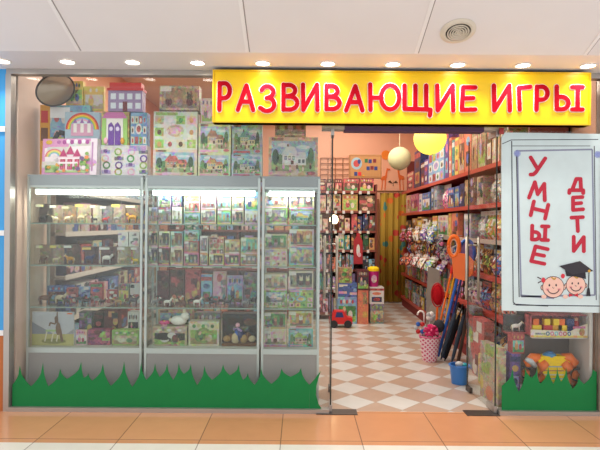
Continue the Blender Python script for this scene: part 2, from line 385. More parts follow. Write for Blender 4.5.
# ---------------------------------------------------------------- the shop sign
YS = 4.39
def sx(px, py=97): return P(px, py, YS)
x0, ztl = sx(213.5, 70.5); x1, ztr = sx(590, 72); zb = (sx(213.5, 124)[1]+sx(590, 124)[1])/2; zt = (ztl+ztr)/2
zt = min(zt, 2.904)
YEL = hx('f0c802')
LETTER = attr_mat('letter_film', .8, spec=.1, var=.02)
sign = empty('shop_sign', 'long yellow box sign with red outlined lettering above the shop entrance', 'sign', ((x0+x1)/2, YS, zb))
ox, oz = (x0+x1)/2, zb
b = MB(); b.box(x0-ox, x1-ox, 0, .10, 0, zt-zb, YEL); b.build('sign_face', PLASTIC, sign)
b = MB()
fr = hx('e0b405')
for q in ((x0-ox-.006, x1-ox+.006, 0, .012), (x0-ox-.006, x1-ox+.006, zt-zb-.012, zt-zb), (x0-ox-.006, x0-ox+.008, .012, zt-zb-.012), (x1-ox-.008, x1-ox+.006, .012, zt-zb-.012)):
    b.box(q[0], q[1], -.008, .10, q[2], q[3], fr)
b.build('edge_frame', PLASTIC, sign)
W1 = [('Р', 218.5, 230.5, 83.5, 110), ('А', 238, 253.5, 86, 110), ('З', 260.5, 275, 86.5, 111.5), ('В', 282.5, 298, 85, 110), ('И', 302.5, 318, 85, 110),
      ('В', 325.5, 340, 86, 109.5), ('А', 346, 362.5, 86.5, 110.5), ('Ю', 369, 399, 85, 110), ('Щ', 403.5, 430.5, 86, 110.5), ('И', 436.5, 453.5, 86, 110.5), ('Е', 461, 475, 87, 110.5)]
W2 = [('И', 493, 510, 86, 110.5), ('Г', 518, 530, 87, 109.5), ('Р', 535, 547.5, 87, 110), ('Ы', 555, 582, 87, 110)]
for w in (W1, W2):
    inn, outl = MB(), MB()
    for ch, a0, a1, t, bt in w:
        (xa, za), (xb, zb2) = P(a0, bt, YS), P(a1, t, YS)
        cx, cz_ = (xa+xb)/2-ox, (za+zb2)/2-oz; w_, h_ = xb-xa, zb2-za
        rot = {'З': -.03, 'А': .0, 'Г': .03}.get(ch, 0)
        glyph(inn, ch, cx, cz_, w_, h_, .0182, -.012, -.006, hx('b40820'), rot)
        glyph(outl, ch, cx, cz_, w_, h_, .0235, -.006, 0, hx('f7e6e2'), rot)
    inn.build('lettering', LETTER, sign); outl.build('letter_outline', LETTER, sign)
# ---------------------------------------------------------------- the poster
YP = 4.505
pl = [P(501, 132.5, YP), P(608, 134, YP), P(608, 313, YP), P(502, 310.5, YP)]
pox, poz = P(555, 311.5, YP)
poster = empty('poster', 'tall pale poster with red words and two cartoon children on the glass', 'poster', (pox, YP, poz))
b = MB(); b.prism([(x-pox, z-poz) for x, z in [P(505, 132.5, YP)]+pl[1:]+[P(501.5, 137, YP)]], -.003, .012, hx('cfe0e3')); b.build('sheet', MATTE, poster)
def pp(px, py):
    x, z = P(px, py, YP); return (x-pox, z-poz)
b = MB()
INK, GI = hx('3a3d4c'), hx('8a90a8')
def pline(pts, w, c, y=-.004): b.line([pp(*p) for p in pts], w, y, c)
pline([(502, 144), (511, 140), (598, 139.5)], .003, INK); pline([(511.5, 141), (513, 302), (516, 305), (600, 306)], .004, INK)
pline([(511, 146), (590, 146)], .0025, INK); pline([(594, 146), (596, 300)], .0035, INK)
pline([(516, 151), (592, 149.5), (594.5, 295), (521, 296.5), (517, 150)], .007, GI); pline([(516.2, 151), (519, 297)], .004, INK)
pline([(521, 295.5), (554, 298)], .009, GI); pline([(513, 304), (548, 306)], .004, INK)
b.build('frame_drawing', MATTE, poster)
for cx, cy in ((517, 153.5), (597.5, 154.5)):
    b = MB()
    for k in range(8):
        a = PI*k/8
        x, z = pp(cx, cy); b.line([(x-.03*math.cos(a), z-.03*math.sin(a)), (x+.03*math.cos(a), z+.03*math.sin(a))], .003, -.0052-.0001*k, hx('8f9bd2'))
    b.build('snowflake', MATTE, poster)
b = MB(); RD = hx('bc2a40')
for ch, a0, a1, t, bt, r in [('У', 529, 544.5, 158, 175, -.06), ('М', 530, 546, 183, 199, -.16), ('Н', 531, 547.5, 203, 217, -.22), ('Ы', 531, 548, 226, 240, -.03), ('Е', 532, 546, 247, 263, -.22),
                           ('Д', 569, 583, 179, 193, .0), ('Е', 572, 582.5, 197, 210, .06), ('Т', 571.5, 583, 217, 231, .06), ('И', 573, 584, 237, 251, -.02)]:
    (xa, za), (xb, zb2) = pp(a0, bt), pp(a1, t)
    if ch == 'Д': b.build('lettering', MATTE, poster); b = MB()
    glyph(b, ch, (xa+xb)/2, (za+zb2)/2, abs(xb-xa), abs(zb2-za), .016, -.006, -.003, RD, r)
b.build('lettering', MATTE, poster)
b = MB()
SK = hx('eec3b4'); LN = hx('40303a')
def E(cx, cy, rx, ry, c, y):
    x, z = pp(cx, cy); k = YP/F; b.ell(x, z, rx*k, ry*k, y, c, 24)
def face(cx, cy, r, hair, y):
    for s in (-1, 1): E(cx+s*r*1.0, cy+.5, r*.2, r*.26, LN, y); E(cx+s*r*.98, cy+.5, r*.15, r*.2, SK, y-.0004)
    E(cx, cy, r*1.04, r*1.03, LN, y-.0008); E(cx, cy, r*.98, r*.97, SK, y-.0012)
    for s in (-1, 1): E(cx+s*r*.32-.6, cy-r*.18, r*.08, r*.12, LN, y-.0018); E(cx+s*r*.55, cy+r*.22, r*.17, r*.14, hx('e8a0a0'), y-.0016)
    b.line([pp(cx+r*.55*math.cos(math.radians(t)), cy+r*.12+r*.5*math.sin(math.radians(t))) for t in range(10, 171, 20)], .004, y-.002, LN)
    b.line([pp(cx-1, cy), pp(cx, cy+1.2), pp(cx+1, cy+.6)], .002, y-.002, LN)
    b.line([pp(cx-2, cy-r*.95), pp(cx+1, cy-r*.7), pp(cx+2.5, cy-r*.9)], .006, y-.002, hair)
face(553, 287, 10.6, hx('c99a3c'), -.0045)
E(543, 280, 2.0, 2.6, hx('d23a4a'), -.0072); E(562.5, 276, 2.0, 2.4, hx('d23a4a'), -.0072)
b.line([pp(541, 279), pp(537, 277)], .004, -.006, LN); b.line([pp(541, 281), pp(537.5, 283)], .004, -.006, LN)
E(543.5, 296.5, 2.6, 2, SK, -.0078); E(565, 296.5, 2.6, 2, SK, -.0078); E(580, 296.5, 2.6, 2, SK, -.0078)
face(575.5, 285, 9.6, hx('c99a3c'), -.0045)
for s in (-1, 1): b.poly([pp(573, 295), pp(573+4.5*s, 293), pp(573+4.5*s, 297)], -.0082, hx('c92c3c'))
BK = hx('2e2b33')
b.poly([pp(564.5, 270), pp(585, 272), pp(585.5, 279), pp(575, 276.5), pp(566, 276)], -.0084, BK)
b.poly([pp(558.5, 266), pp(579.5, 261), pp(593, 271), pp(572, 274.5)], -.0088, hx('3b3840'))
b.line([pp(588.5, 271), pp(588, 288)], .004, -.0092, BK); b.poly([pp(586.8, 288), pp(589, 288), pp(590, 296), pp(585.6, 296)], -.0092, BK); E(588.6, 271, 1.4, 1.4, hx('d6a23c'), -.0096)
b.build('children_drawing', MATTE, poster)
x, z = pp(501.5, 131)
b = MB(); b.box(x-.018, x+.018, -.006, .012, z-.026, z+.026, hx('a82a2c')); b.build('corner_clamp', PLASTIC, poster)

# ---------------------------------------------------------------- box art
def art(b, style, w, h, y, cs, r):
    """printed front: local face spans x -w/2..w/2, z 0..h, at y (front is -y)"""
    X = lambda u: (u-.5)*w
    Z = lambda v: v*h
    e = .0006
    def R(u0, u1, v0, v1, k, c): b.rect(X(u0), X(u1), Z(v0), Z(v1), y-e*k, c)
    def El(u, v, ru, rv, k, c): b.ell(X(u), Z(v), ru*w, rv*h, y-e*k, c, 12)
    def Po(pts, k, c): b.poly([(X(u), Z(v)) for u, v in pts], y-e*k, c)
    c0, c1, c2, c3 = (list(cs)+['white', 'red', 'cream'])[:4]
    if style == 'family':          # little furry figures in a window box
        R(0, 1, 0, 1, 1, c0); R(.06, .94, .16, .9, 2, c1); R(.06, .94, .16, .3, 2.6, hx('8c8470')); R(.1, .3, .5, .86, 2.6, hx('a8a898'))
        n = 3 if w > h*.9 else 2
        for k in range(n):
            u = (k+.5)/n*.8+.1; cc = r.choice(['cream', 'tan', 'beige', 'white', 'brown'])
            El(u, .38, .09, .15, 3, r.choice([hx('b88a90'), hx('9a5048'), hx('7f98a8'), hx('98a468'), hx('b89a58'), 'maroon'])); El(u, .58, .08, .11, 4, cc)
            El(u-.05, .7, .02, .08, 5, cc); El(u+.05, .7, .02, .08, 5, cc)
        R(0, 1, 0, .07, 3, c2); R(.3, .95, .07, .14, 3, c3); R(.02, .3, .78, .97, 6, 'white')
    elif style == 'house':
        R(0, 1, 0, 1, 1, c0); R(.06, .94, .14, .9, 2, hx('9fc0d8')); El(.3, .8, .12, .05, 3, hx('d5e2ea')); El(.7, .75, .14, .05, 3, hx('d5e2ea'))
        Po([(.06, .14), (.94, .14), (.94, .4), (.6, .46), (.06, .42)], 4, hx('8fae6a')); Po([(.42, .14), (.62, .14), (.54, .34), (.48, .34)], 5, hx('cdbd98'))
        for u, v, ru, rv in ((.14, .5, .07, .2), (.24, .44, .06, .13), (.86, .52, .06, .22), (.78, .42, .05, .1)): El(u, v, ru, rv, 5, r.choice([hx('4f7a4a'), hx('6a8f52'), hx('3c6446')]))
        R(.28, .58, .3, .56, 6, c1); R(.55, .76, .3, .48, 7, c1); Po([(.25, .55), (.36, .76), (.52, .76), (.61, .55)], 8, c2); Po([(.53, .47), (.6, .62), (.74, .62), (.79, .47)], 8, c2)
        R(.37, .41, .74, .82, 7, hx('8a5a44'))
        for u in (.32, .4, .48): R(u, u+.05, .43, .52, 9, hx('5a6470')); R(u+.005, u+.045, .45, .5, 9.6, hx('b8ccd4'))
        for u in (.6, .68): R(u, u+.05, .35, .44, 9, hx('5a6470'))
        R(.45, .51, .3, .41, 9.6, hx('6a4630')); R(.28, .76, .29, .31, 10, hx('efe8dc'))
        for k in range(6): u = .14+.14*k+.04*r.random(); El(u, .2+.05*(k % 2), .025, .06, 11, r.choice(['beige', 'brown', 'palepink', 'cream', 'maroon'])); El(u, .27+.05*(k % 2), .02, .03, 11.5, r.choice(['cream', 'tan']))
        R(.05, .6, .03, .1, 5, c3); El(.86, .09, .09, .05, 5, hx('c04050')); R(.06, .3, .91, .98, 5, hx('a06a5c'))
    elif style == 'collage':
        R(0, 1, 0, 1, 1, c0)
        for i in range(3):
            for j in range(4):
                if i == 1 and j in (1, 2): continue
                u, v = .03+j*.245, .05+i*.31
                R(u, u+.2, v, v+.22, 2, r.choice(cs)); El(u+.1, v+.1, .05, .07, 3, r.choice(['white', 'brown', 'red', 'gold', 'green', 'beige']))
        El(.5, .5, .2, .16, 3, c1); El(.5, .5, .13, .1, 4, c2); R(.05, .55, .9, .98, 4, c3)
    elif style == 'title':
        R(0, 1, 0, 1, 1, c0); R(.06, .94, .08, .66, 2, c1)
        Po([(.06, .08), (.94, .08), (.94, .3), (.5, .22), (.06, .36)], 3, r.choice(['lime', 'beige', 'green', 'tan']))
        El(.35, .38, .14, .2, 4, c2); El(.66, .34, .12, .16, 4, c3); El(.35, .55, .08, .1, 5, 'peach')
        for k in range(5): El(.18+k*.15, .82+.02*(k % 2), .06, .08, 2, c3 if k % 2 else c2)
    elif style == 'spine':
        R(0, 1, 0, 1, 1, c0); R(0, 1, .8, .93, 2, c1); El(.5, .62, .32, .09, 2, c2); R(.15, .85, .12, .42, 2, c3); El(.5, .27, .25, .1, 3, c1)
    elif style == 'craft':
        R(0, 1, 0, 1, 1, c0)
        for k in range(16):
            u, v = .1+.27*(k % 4)+.03*r.random(), .12+.22*(k//4); cc = cs[1:][k % (len(cs)-1)]
            if k % 3: El(u, v, .085, .085*w/h, 2, cc); El(u, v, .05, .05*w/h, 3, 'white' if k % 2 else c0)
            else: R(u-.1, u+.1, v-.06, v+.06, 2, cc); R(u-.04, u+.04, v-.03, v+.08, 3, cs[-1])
        R(.62, .98, .82, .98, 5, c1)
    elif style == 'mixed':
        R(0, 1, 0, 1, 1, c0)
        for k in range(9):
            u, v = .1+.8*r.random(), .08+.84*r.random(); cc = r.choice(cs)
            if k % 2: El(u, v, min(.2, u, 1-u), min(.13, v, 1-v), 2+k*.4, cc)
            else: R(max(0, u-.22), min(1, u+.22), max(0, v-.09), min(1, v+.09), 2+k*.4, cc)
def toybox(name, label, x, y, z, w, d, h, style, cs, side=None, rz=0, group=None, cat='toy box', parts=None, lean=0, r=None, label_tag=False):
    """carton standing at (x, y, z): x, y is the middle of its front edge"""
    r = r or rnd
    side = side or cs[0]
    if parts is None: parts = w*h > .02
    rot = (lean, 0, rz)
    if parts:
        t = empty(name, label, cat, (x, y, z), rot=rot, group=group)
        b = MB(); b.box(-w/2, w/2, 0, d, 0, h, side); b.build('carton', PRINT, t)
        b = MB(); art(b, style, w, h, 0, cs, r); b.build('printed_front', PRINT, t)
        return t
    b = MB(); b.box(-w/2, w/2, 0, d, 0, h, side); art(b, style, w, h, 0, cs, r)
    o = b.build(name, PRINT, None, (x, y, z), rot)
    return tag(o, label, cat, group)
def at_px(xa, xb, ytop, ybot, Y, z=None):
    """x centre, base z, width, height of what covers this part of the view at distance Y"""
    (xl, zb), (xr, zt) = P(xa, ybot, Y), P(xb, ytop, Y)
    zz = zb if z is None else z
    return (xl+xr)/2, zz, xr-xl, zt-zz
def surf(name, label, cat, group, loc, rot=0): return empty(name, label, cat, loc, rot, group)

# ---------------------------------------------------------------- three showcases
FRAME = hx('c3cccb'); HEAD = hx('98a2a8')
ZTOP, ZHEAD, ZBOT = 2.03, 1.935, .50
SHELF = (1.60, 1.226, .852)
DB = 5.10
def showcase(label, xa, xb, nd, shelves, tubem):
    x0, x1 = P(xa, 225, YC)[0], P(xb, 225, YC)[0]
    t = empty('showcase', label, 'display cabinet', ((x0+x1)/2, (YC+DB)/2, 0), group=None)
    w, d = (x1-x0)/2, (DB-YC)/2
    def bx(name, m, c, *boxes):
        b = MB()
        for q in boxes: b.box(*q, c)
        return b.build(name, m, t)
    bx('top_panel', PAINT, HEAD, (-w, w, -d, d, ZTOP-.02, ZTOP))
    bx('header', PAINT, HEAD, (-w+.022, w-.022, -d+.002, -d+.02, ZHEAD, ZTOP-.02))
    bx('header_rail', METAL, FRAME, (-w+.022, w-.022, -d, -d+.022, ZHEAD-.018, ZHEAD))
    pw = .020
    for sx_ in (-1, 1):
        for y0 in (-d, d-.022):
            xx = -w if sx_ < 0 else w-pw
            bx('post', METAL, FRAME, (xx, xx+pw, y0, y0+.022, 0, ZTOP-.02))
    bx('bottom_rail', METAL, FRAME, (-w+pw, w-pw, -d, -d+.022, ZBOT-.05, ZBOT-.004))
    bx('base_panel', PAINT, hx('9c9896'), (-w+pw, w-pw, -d+.006, -d+.018, .03, ZBOT-.05))
    bx('floor_panel', PAINT, hx('b7b2aa'), (-w+pw, w-pw, -d+.022, d-.022, ZBOT-.03, ZBOT-.002))
    bx('back_rail', METAL, FRAME, (-w+pw, w-pw, d-.02, d, ZBOT-.05, ZBOT-.004)); bx('back_rail', METAL, FRAME, (-w+pw, w-pw, d-.02, d, ZHEAD-.02, ZTOP-.02))
    bx('back_base', PAINT, hx('8e8a88'), (-w+pw, w-pw, d-.016, d-.004, .03, ZBOT-.05))
    for sx_ in (-1, 1):
        xx = sx_*(w-.007)
        bx('side_glass', CASEGLASS, 'white', (xx-.003, xx+.003, -d+.022, d-.022, ZBOT, ZTOP-.022))
        bx('side_base', PAINT, hx('b7b2aa'), (xx-.004, xx+.004, -d+.022, d-.022, .03, ZBOT-.03))
    for k in range(nd):
        a = -w+pw+(2*w-2*pw)*k/nd; e = -w+pw+(2*w-2*pw)*(k+1)/nd
        bx('glass_door', CASEGLASS, 'white', (a+.002, e-.002, -d+.006, -d+.012, ZBOT-.002, ZHEAD-.018))
    bx('back_glass', CASEGLASS, hx('ffffff'), (-w+pw, w-pw, d-.012, d-.006, ZBOT-.004, ZHEAD-.02))
    for z in shelves:
        b = MB(); b.box(-w+.012, w-.012, -d+.03, d-.022, z-.007, z, 'white'); s = b.build('glass_shelf', CASEGLASS, t)
        b = MB(); b.box(-w+.022, w-.022, -d+.026, -d+.0296, z-.009, z+.002, hx('8da39c')); b.build('shelf_edge', PLASTIC, s)
    b = MB(); b.box(-w+.05, w-.04, -d+.03, -d+.065, ZHEAD-.035, ZHEAD-.022, FRAME); lampo = b.build('lamp_housing', METAL, t)
    b = MB(); b.tube([(-w+.06, -d+.05, ZHEAD-.053), (w-.05, -d+.05, ZHEAD-.053)], .026, 'white', 12); b.build('light_tube', tubem, lampo)
    L = bpy.data.lights.new('tube_light', 'AREA'); L.shape = 'RECTANGLE'; L.size = 2*w-.16; L.size_y = .02; L.energy = 9*w; L.color = (1, .93, .8) if tubem is TUBE else (.9, 1, .96)
    lo = bpy.data.objects.new('tube_light', L); C.objects.link(lo); lo.parent = lampo; lo.location = (0, -d+.055, ZHEAD-.084); lo.rotation_euler = (math.radians(-14), 0, 0)
    return x0, x1
SC1 = 'the showcase by the blue wall'; SC2 = 'the middle showcase'; SC3 = 'the narrow showcase'
showcase('wide glass showcase with animal figurines beside the blue wall', 27, 142.5, 2, SHELF, TUBE)
showcase('wide middle glass showcase filled with small toy boxes and animals', 145, 260, 2, SHELF, TUBEC)
showcase('narrow glass showcase filled with pastel boxes beside the shop door', 262, 320, 1, SHELF, TUBEC)
YI = YC+.085                                   # front line of what stands on the shelves
def quad(b, L, c, c2, s=1, y=0, x=0, z=0, neck=.55, horn=False):
    """four-legged toy animal about L long, heading along s"""
    hgt = L*.45
    b.ball((x, y, z+hgt), (L*.36, L*.15, L*.17), c, 10, 7)
    for k, (u, v) in enumerate(((.24, .08), (.24, -.08), (-.26, .08), (-.26, -.08))):
        b.tube([(x+s*L*u, y+L*v, z+hgt), (x+s*L*(u+(.02 if k < 2 else -.03)), y+L*v, z+hgt*.5), (x+s*L*u, y+L*v, z)], [L*.065, L*.045, L*.04], c if k % 2 else c2, 6)
    hx_, hz = x+s*L*.47, z+hgt+L*neck*.5
    b.tube([(x+s*L*.26, y, z+hgt+L*.05), (hx_, y, hz)], [L*.12, L*.075], c, 7)
    b.tube([(hx_-s*L*.03, y, hz+L*.03), (hx_+s*L*.17, y, hz-L*.07)], [L*.08, L*.045], c2, 7)
    b.tube([(x-s*L*.34, y, z+hgt+L*.08), (x-s*L*.45, y, z+hgt*.45)], [L*.04, L*.015], c2, 5)
    for q in (-1, 1):
        e = L*(.16 if horn else .08)
        b.tube([(hx_, y+q*L*.05, hz+L*.05), (hx_-s*L*.02, y+q*L*.09, hz+L*.05+e)], [L*.025, L*.006], c2, 5)
def animal(label, x, z, L, c, c2, s=1, y=None, horn=False, group=None, neck=.55):
    b = MB(); quad(b, L, c, c2, s, horn=horn, neck=neck)
    return tag(b.build('toy_animal', PLASTIC, None, (x, y if y is not None else YI+.06, z), smooth=True), label, 'toy animal', group)
def figbox(label, xa, xb, ytop, ybot, z, card, c, c2, s=1, horn=False, group=None):
    x, _, w, h = at_px(xa, xb, ytop, ybot, YI, z)
    t = empty('figurine_box', label, 'figurine box', (x, YI, z+.001), group=group)
    b = MB(); b.box(-w/2, w/2, .115, .12, 0, h, card); b.box(-w/2, w/2, 0, .115, 0, .004, card); b.build('backing_card', PRINT, t)
    b = MB(); b.box(-w/2, w/2, 0, .113, .005, h, 'white'); b.build('clear_cover', CLEAR, t)
    b = MB(); quad(b, min(w*.85, h*.75), c, c2, s, y=.06, z=.006, horn=horn); b.build('figurine', PLASTIC, t, smooth=True)
    b = MB(); b.rect(-w*.3, w*.3, h*.84, h*.97, -.002, r_choice(['white', 'cream', 'yellow'])); b.build('label_sticker', PRINT, t)
def r_choice(s): return rnd.choice(s)
# --- showcase one
A = [(33, 46, 'darkbrown', 'black', 'brown', 1), (47.5, 58, 'beige', 'cream', 'tan', -1), (59, 71, 'tan', 'cream', 'gold', 1), (72, 86, 'beige', 'beige', 'brown', 1),
     (88, 97, 'cream', 'black', 'white', -1), (98, 108, 'grey', 'red', 'charcoal', 1), (109, 121, 'beige', 'grey', 'charcoal', 1), (122.5, 138, 'tan', 'gold', 'black', -1)]
for k, (a, e, card, c, c2, s) in enumerate(A):
    figbox('clear box with %s toy animal, %s from blue wall on the top glass shelf' % (cn(c), ORD[k]), a, e, 204+(k % 3), 225, SHELF[0], card, c, c2, s, group='boxed figurines on the top glass shelf')
Bq = [(34, 45, 'tan', 'brown', 'cream', 1, True), (47.5, 58.5, 'beige', 'cream', 'lime', 1, True), (61, 74, 'brown', 'gold', 'cream', -1, True), (79, 94, 'maroon', 'navy', 'black', 1, False),
      (96, 113, 'maroon', 'white', 'brown', 1, False), (114.5, 127, 'cream', 'beige', 'tan', 1, False), (128.5, 139, 'cream', 'yellow', 'lime', -1, False)]
for k, (a, e, card, c, c2, s, hn) in enumerate(Bq):
    figbox('clear box with %s toy animal, %s from blue wall on the second glass shelf' % (cn(c), ORD[k]), a, e, 245 if k < 3 else 247, 267, SHELF[1], card, c, c2, s, hn, 'boxed figurines on the second glass shelf')
for k, (a, e, cs) in enumerate([(118, 128, ('white', 'palepink', 'lilac', 'grey')), (129, 139, ('white', 'charcoal', 'palepink', 'grey'))]):
    x, z, w, h = at_px(a, e, 232, 246.5, YI+.01)
    zt0 = SHELF[1]+.001+(at_px(114.5, 127, 247, 267, YI, SHELF[1])[3])
    toybox('toy_box', 'small white printed box %s on two clear figurine boxes' % ('with pink picture' if k == 0 else 'with dark picture'), x, YI+.012, zt0+.003, w, .09, h, 'mixed', cs)
An = [(35, 48, 'brown', 'darkbrown', 1), (48.5, 60, 'cream', 'tan', 1), (61, 69, 'darkbrown', 'tan', -1), (69.5, 79, 'charcoal', 'black', 1), (79.5, 88, 'black', 'grey', 1), (88, 96, 'grey', 'charcoal', -1), (96.5, 104, 'darkbrown', 'cream', 1),
      (105, 112, 'brown', 'tan', 1), (112.5, 120, 'tan', 'gold', -1), (120, 128, 'brown', 'cream', 1), (128, 138, 'charcoal', 'brown', 1)]
for k, (a, e, c, c2, s) in enumerate(An):
    x, _, w, h = at_px(a, e, 297, 309, YI, SHELF[2])
    animal('unboxed %s toy animal, %s from blue wall in the wide showcase' % (cn(c), ORD[k]), x+.012*(k == 0)-.012*(k == 10), SHELF[2]+.004, w*1.25, c, c2, s, y=YI+.04+.08*(k % 2), group='loose animals by the blue wall')
for k, (a, e, t, cs, st) in enumerate([(47, 66, 286, ('blue', 'maroon', 'skyblue', 'red'), 'title'), (66.5, 78, 288, ('red', 'palepink', 'blue', 'maroon'), 'mixed'), (78.5, 90, 287, ('skyblue', 'red', 'blue', 'white'), 'mixed'), (90.5, 102, 283, ('red', 'green', 'blue', 'red'), 'spine'),
                                       (107, 117, 290, ('red', 'peach', 'maroon', 'white'), 'mixed'), (118, 129, 284, ('grey', 'yellow', 'lime', 'red'), 'title'), (130, 139, 284, ('white', 'red', 'charcoal', 'palepink'), 'mixed')]):
    x, z, w, h = at_px(a, e, t, 309, YI+.19, SHELF[2])
    toybox('toy_box', 'small %s and %s box standing behind the animals, %s from blue wall' % (cn(cs[0]), cn(cs[1]), ORD[k]), x, YI+.19, SHELF[2]+.0005, w, .06, h, st, cs, group='boxes behind the loose animals')
# bottom shelf: the kangaroo picture
x, z, w, h = at_px(32, 74, 312, 348.5, YI-.02, ZBOT)
t = empty('kangaroo_board', 'large picture board of a brown kangaroo at a hurdle on yellow grass', 'picture', (x, YI-.02, ZBOT))
b = MB(); b.box(-w/2, w/2, 0, .012, 0, h, 'white'); b.build('board', PRINT, t)
b = MB(); b.rect(-w/2, w/2, h*.32, h, -.001, hx('bfc0cb')); b.poly([(-w/2, h*.7), (-w/2, h*.32), (w*.05, h*.32)], -.0016, hx('8d8f9c')); b.poly([(-w*.1, h*.32), (w*.3, h*.32), (w*.5, h*.5), (w*.5, h*.32)], -.0016, hx('9d9aa0'))
b.rect(-w/2, w/2, 0, h*.34, -.002, hx('b9b070')); b.ell(w*.02, h*.13, w*.3, h*.08, -.0024, hx('8a8448'))
b.rect(w*.34, w*.46, h*.93, h*.97, -.003, 'orange')
BRN = hx('7a5a44')
for u in (-.14, .02, .14):
    b.line([(w*u, h*.42), (w*(u-.05), h*.12)], .006, -.004, hx('d8ceb4'))
b.line([(-w*.17, h*.44), (w*.2, h*.45)], .009, -.0045, hx('a9c48e'))
b.ell(w*.13, h*.5, w*.06, h*.19, -.005, BRN, a0=.3); b.line([(w*.17, h*.5), (w*.2, h*.3), (w*.23, h*.12)], .012, -.0055, BRN)
b.ell(w*.085, h*.8, w*.045, h*.08, -.006, BRN); b.ell(w*.105, h*.92, w*.016, h*.09, -.0065, BRN); b.line([(w*.09, h*.66), (w*.09, h*.78)], .016, -.006, BRN)
b.line([(w*.07, h*.64), (-w*.06, h*.68), (-w*.08, h*.58)], .007, -.007, BRN)
b.build('picture_print', PICTURE, t)
for k, (a, e, tp, bt, dy, nm, lab, st, cs) in enumerate([
    (75.5, 87, 330, 348.5, 0, 'booklet', 'white and pink booklet standing beside the kangaroo picture', 'title', ('palepink', 'white', 'pink', 'magenta')),
    (88, 110, 330, 348.5, .01, 'toy_box', 'magenta and lime box beside the pink booklet', 'mixed', ('magenta', 'lime', 'maroon', 'pink')),
    (112, 138.5, 330.5, 348.5, 0, 'toy_box', 'wide pale green box on the floor of the case by the dark post', 'title', ('lime', 'beige', 'cream', 'green')),
    (79, 92, 312, 348.5, .16, 'toy_box', 'tall red and grey box behind the pink booklet', 'mixed', ('grey', 'red', 'yellow', 'lilac')),
    (94, 103, 313, 348.5, .16, 'toy_box', 'tall dark maroon box behind the magenta box', 'spine', ('darkbrown', 'maroon', 'red', 'charcoal')),
    (104, 118, 310, 348.5, .16, 'toy_box', 'dark red figure box behind the magenta and green boxes', 'mixed', ('maroon', 'charcoal', 'red', 'gold')),
    (127.5, 139, 312, 348.5, .15, 'toy_box', 'tall white card with dark picture behind the pale green box', 'title', ('white', 'charcoal', 'maroon', 'grey'))]):
    x, z, w, h = at_px(a, e, tp, bt, YI+dy, ZBOT)
    toybox(nm, lab, x, YI+dy, ZBOT+.0005, w, .02 if nm == 'booklet' else .10, h, st, cs, cat='booklet' if nm == 'booklet' else 'toy box')
# --- showcase two: stacked small boxes
GRP2 = 'small boxes in the middle showcase'
def stackcol(xa, xb, rows, zbase, where, first, group, dy=0):
    """boxes stacked bottom up: (top pixel, style, colours)"""
    z = zbase+.0005; ybot = None
    for k, (h, st, cs) in enumerate(rows):
        x, _, w, _ = at_px(xa, xb, 200, 210, YI+dy, 0)
        pos = ('forming all' if len(rows) == 1 else ['lowest', 'topmost'][k] if len(rows) == 2 else ['lowest', 'middle one', 'topmost'][k])
        toybox('toy_box', 'small %s box, %s of the %s, %s' % (cn(cs[0]), pos, first, where), x, YI+dy, z, w, .13, h, st, cs, group=group)
        z += h+.0008
fam = lambda: ('family', r_choice([('grey', 'charcoal', 'palepink', 'cream'), ('cream', 'charcoal', 'pink', 'gold'), ('beige', 'brown', 'palepink', 'gold'), ('beige', 'charcoal', 'cream', 'palepink'), ('silver', 'grey', 'palepink', 'gold'), ('grey', 'charcoal', 'palepink', 'gold')]))
def fb(h): s, c = fam(); return (h, s, c)
colsA = [((149, 157.5), [fb(.15)]), ((158.5, 171), [fb(.13), (.15, 'house', ('lilac', 'grey', 'navy', 'red'))]), ((172, 182), [(.155, 'family', ('cream', 'white', 'palepink', 'gold')), (.12, 'house', ('navy', 'grey', 'red', 'palepink'))]),
         ((184, 200), [(.10, 'house', ('turquoise', 'brown', 'green', 'white')), (.10, 'family', ('cream', 'red', 'lime', 'palepink')), (.075, 'title', ('beige', 'gold', 'palepink', 'red'))]),
         ((201, 216), [(.13, 'family', ('cream', 'grey', 'gold', 'palepink')), (.12, 'family', ('palepink', 'grey', 'peach', 'white'))]), ((217.5, 231), [(.125, 'family', ('lime', 'turquoise', 'yellow', 'palepink')), (.14, 'family', ('beige', 'turquoise', 'palepink', 'white'))]),
         ((232, 243.5), [(.125, 'family', ('cream', 'charcoal', 'yellow', 'lilac')), (.14, 'family', ('beige', 'tan', 'palepink', 'white'))]), ((245, 258), [(.125, 'family', ('cream', 'white', 'palepink', 'lilac')), (.17, 'title', ('skyblue', 'beige', 'navy', 'gold'))])]
colsB = [((149, 158), [fb(.155), fb(.15)]), ((159, 170), [(.155, 'family', ('brown', 'charcoal', 'pink', 'gold')), fb(.15)]), ((171, 183), [(.155, 'family', ('cream', 'brown', 'palepink', 'gold')), (.15, 'family', ('turquoise', 'brown', 'palepink', 'cream'))]),
         ((184.5, 199), [(.11, 'family', ('pink', 'charcoal', 'red', 'yellow')), (.11, 'family', ('red', 'grey', 'pink', 'gold')), (.10, 'house', ('turquoise', 'tan', 'brown', 'gold'))]), ((200.5, 208), [(.105, 'family', ('gold', 'grey', 'pink', 'white')), (.16, 'family', ('white', 'grey', 'gold', 'white'))]),
         ((209.5, 224), [(.105, 'family', ('yellow', 'charcoal', 'pink', 'white')), (.15, 'collage', ('beige', 'red', 'tan', 'maroon'))]), ((225, 240), [(.105, 'family', ('pink', 'charcoal', 'yellow', 'white')), (.13, 'family', ('gold', 'beige', 'palepink', 'white'))]),
         ((241, 258), [(.105, 'family', ('gold', 'grey', 'red', 'white')), (.15, 'family', ('beige', 'turquoise', 'palepink', 'peach'))])]
for nm, cols, z in (('top', colsA, SHELF[0]), ('second', colsB, SHELF[1])):
    for k, ((a, e), rows) in enumerate(cols):
        stackcol(a, e, rows, z, '%s shelf of middle case' % nm, '%s stack' % ORD[k], GRP2)
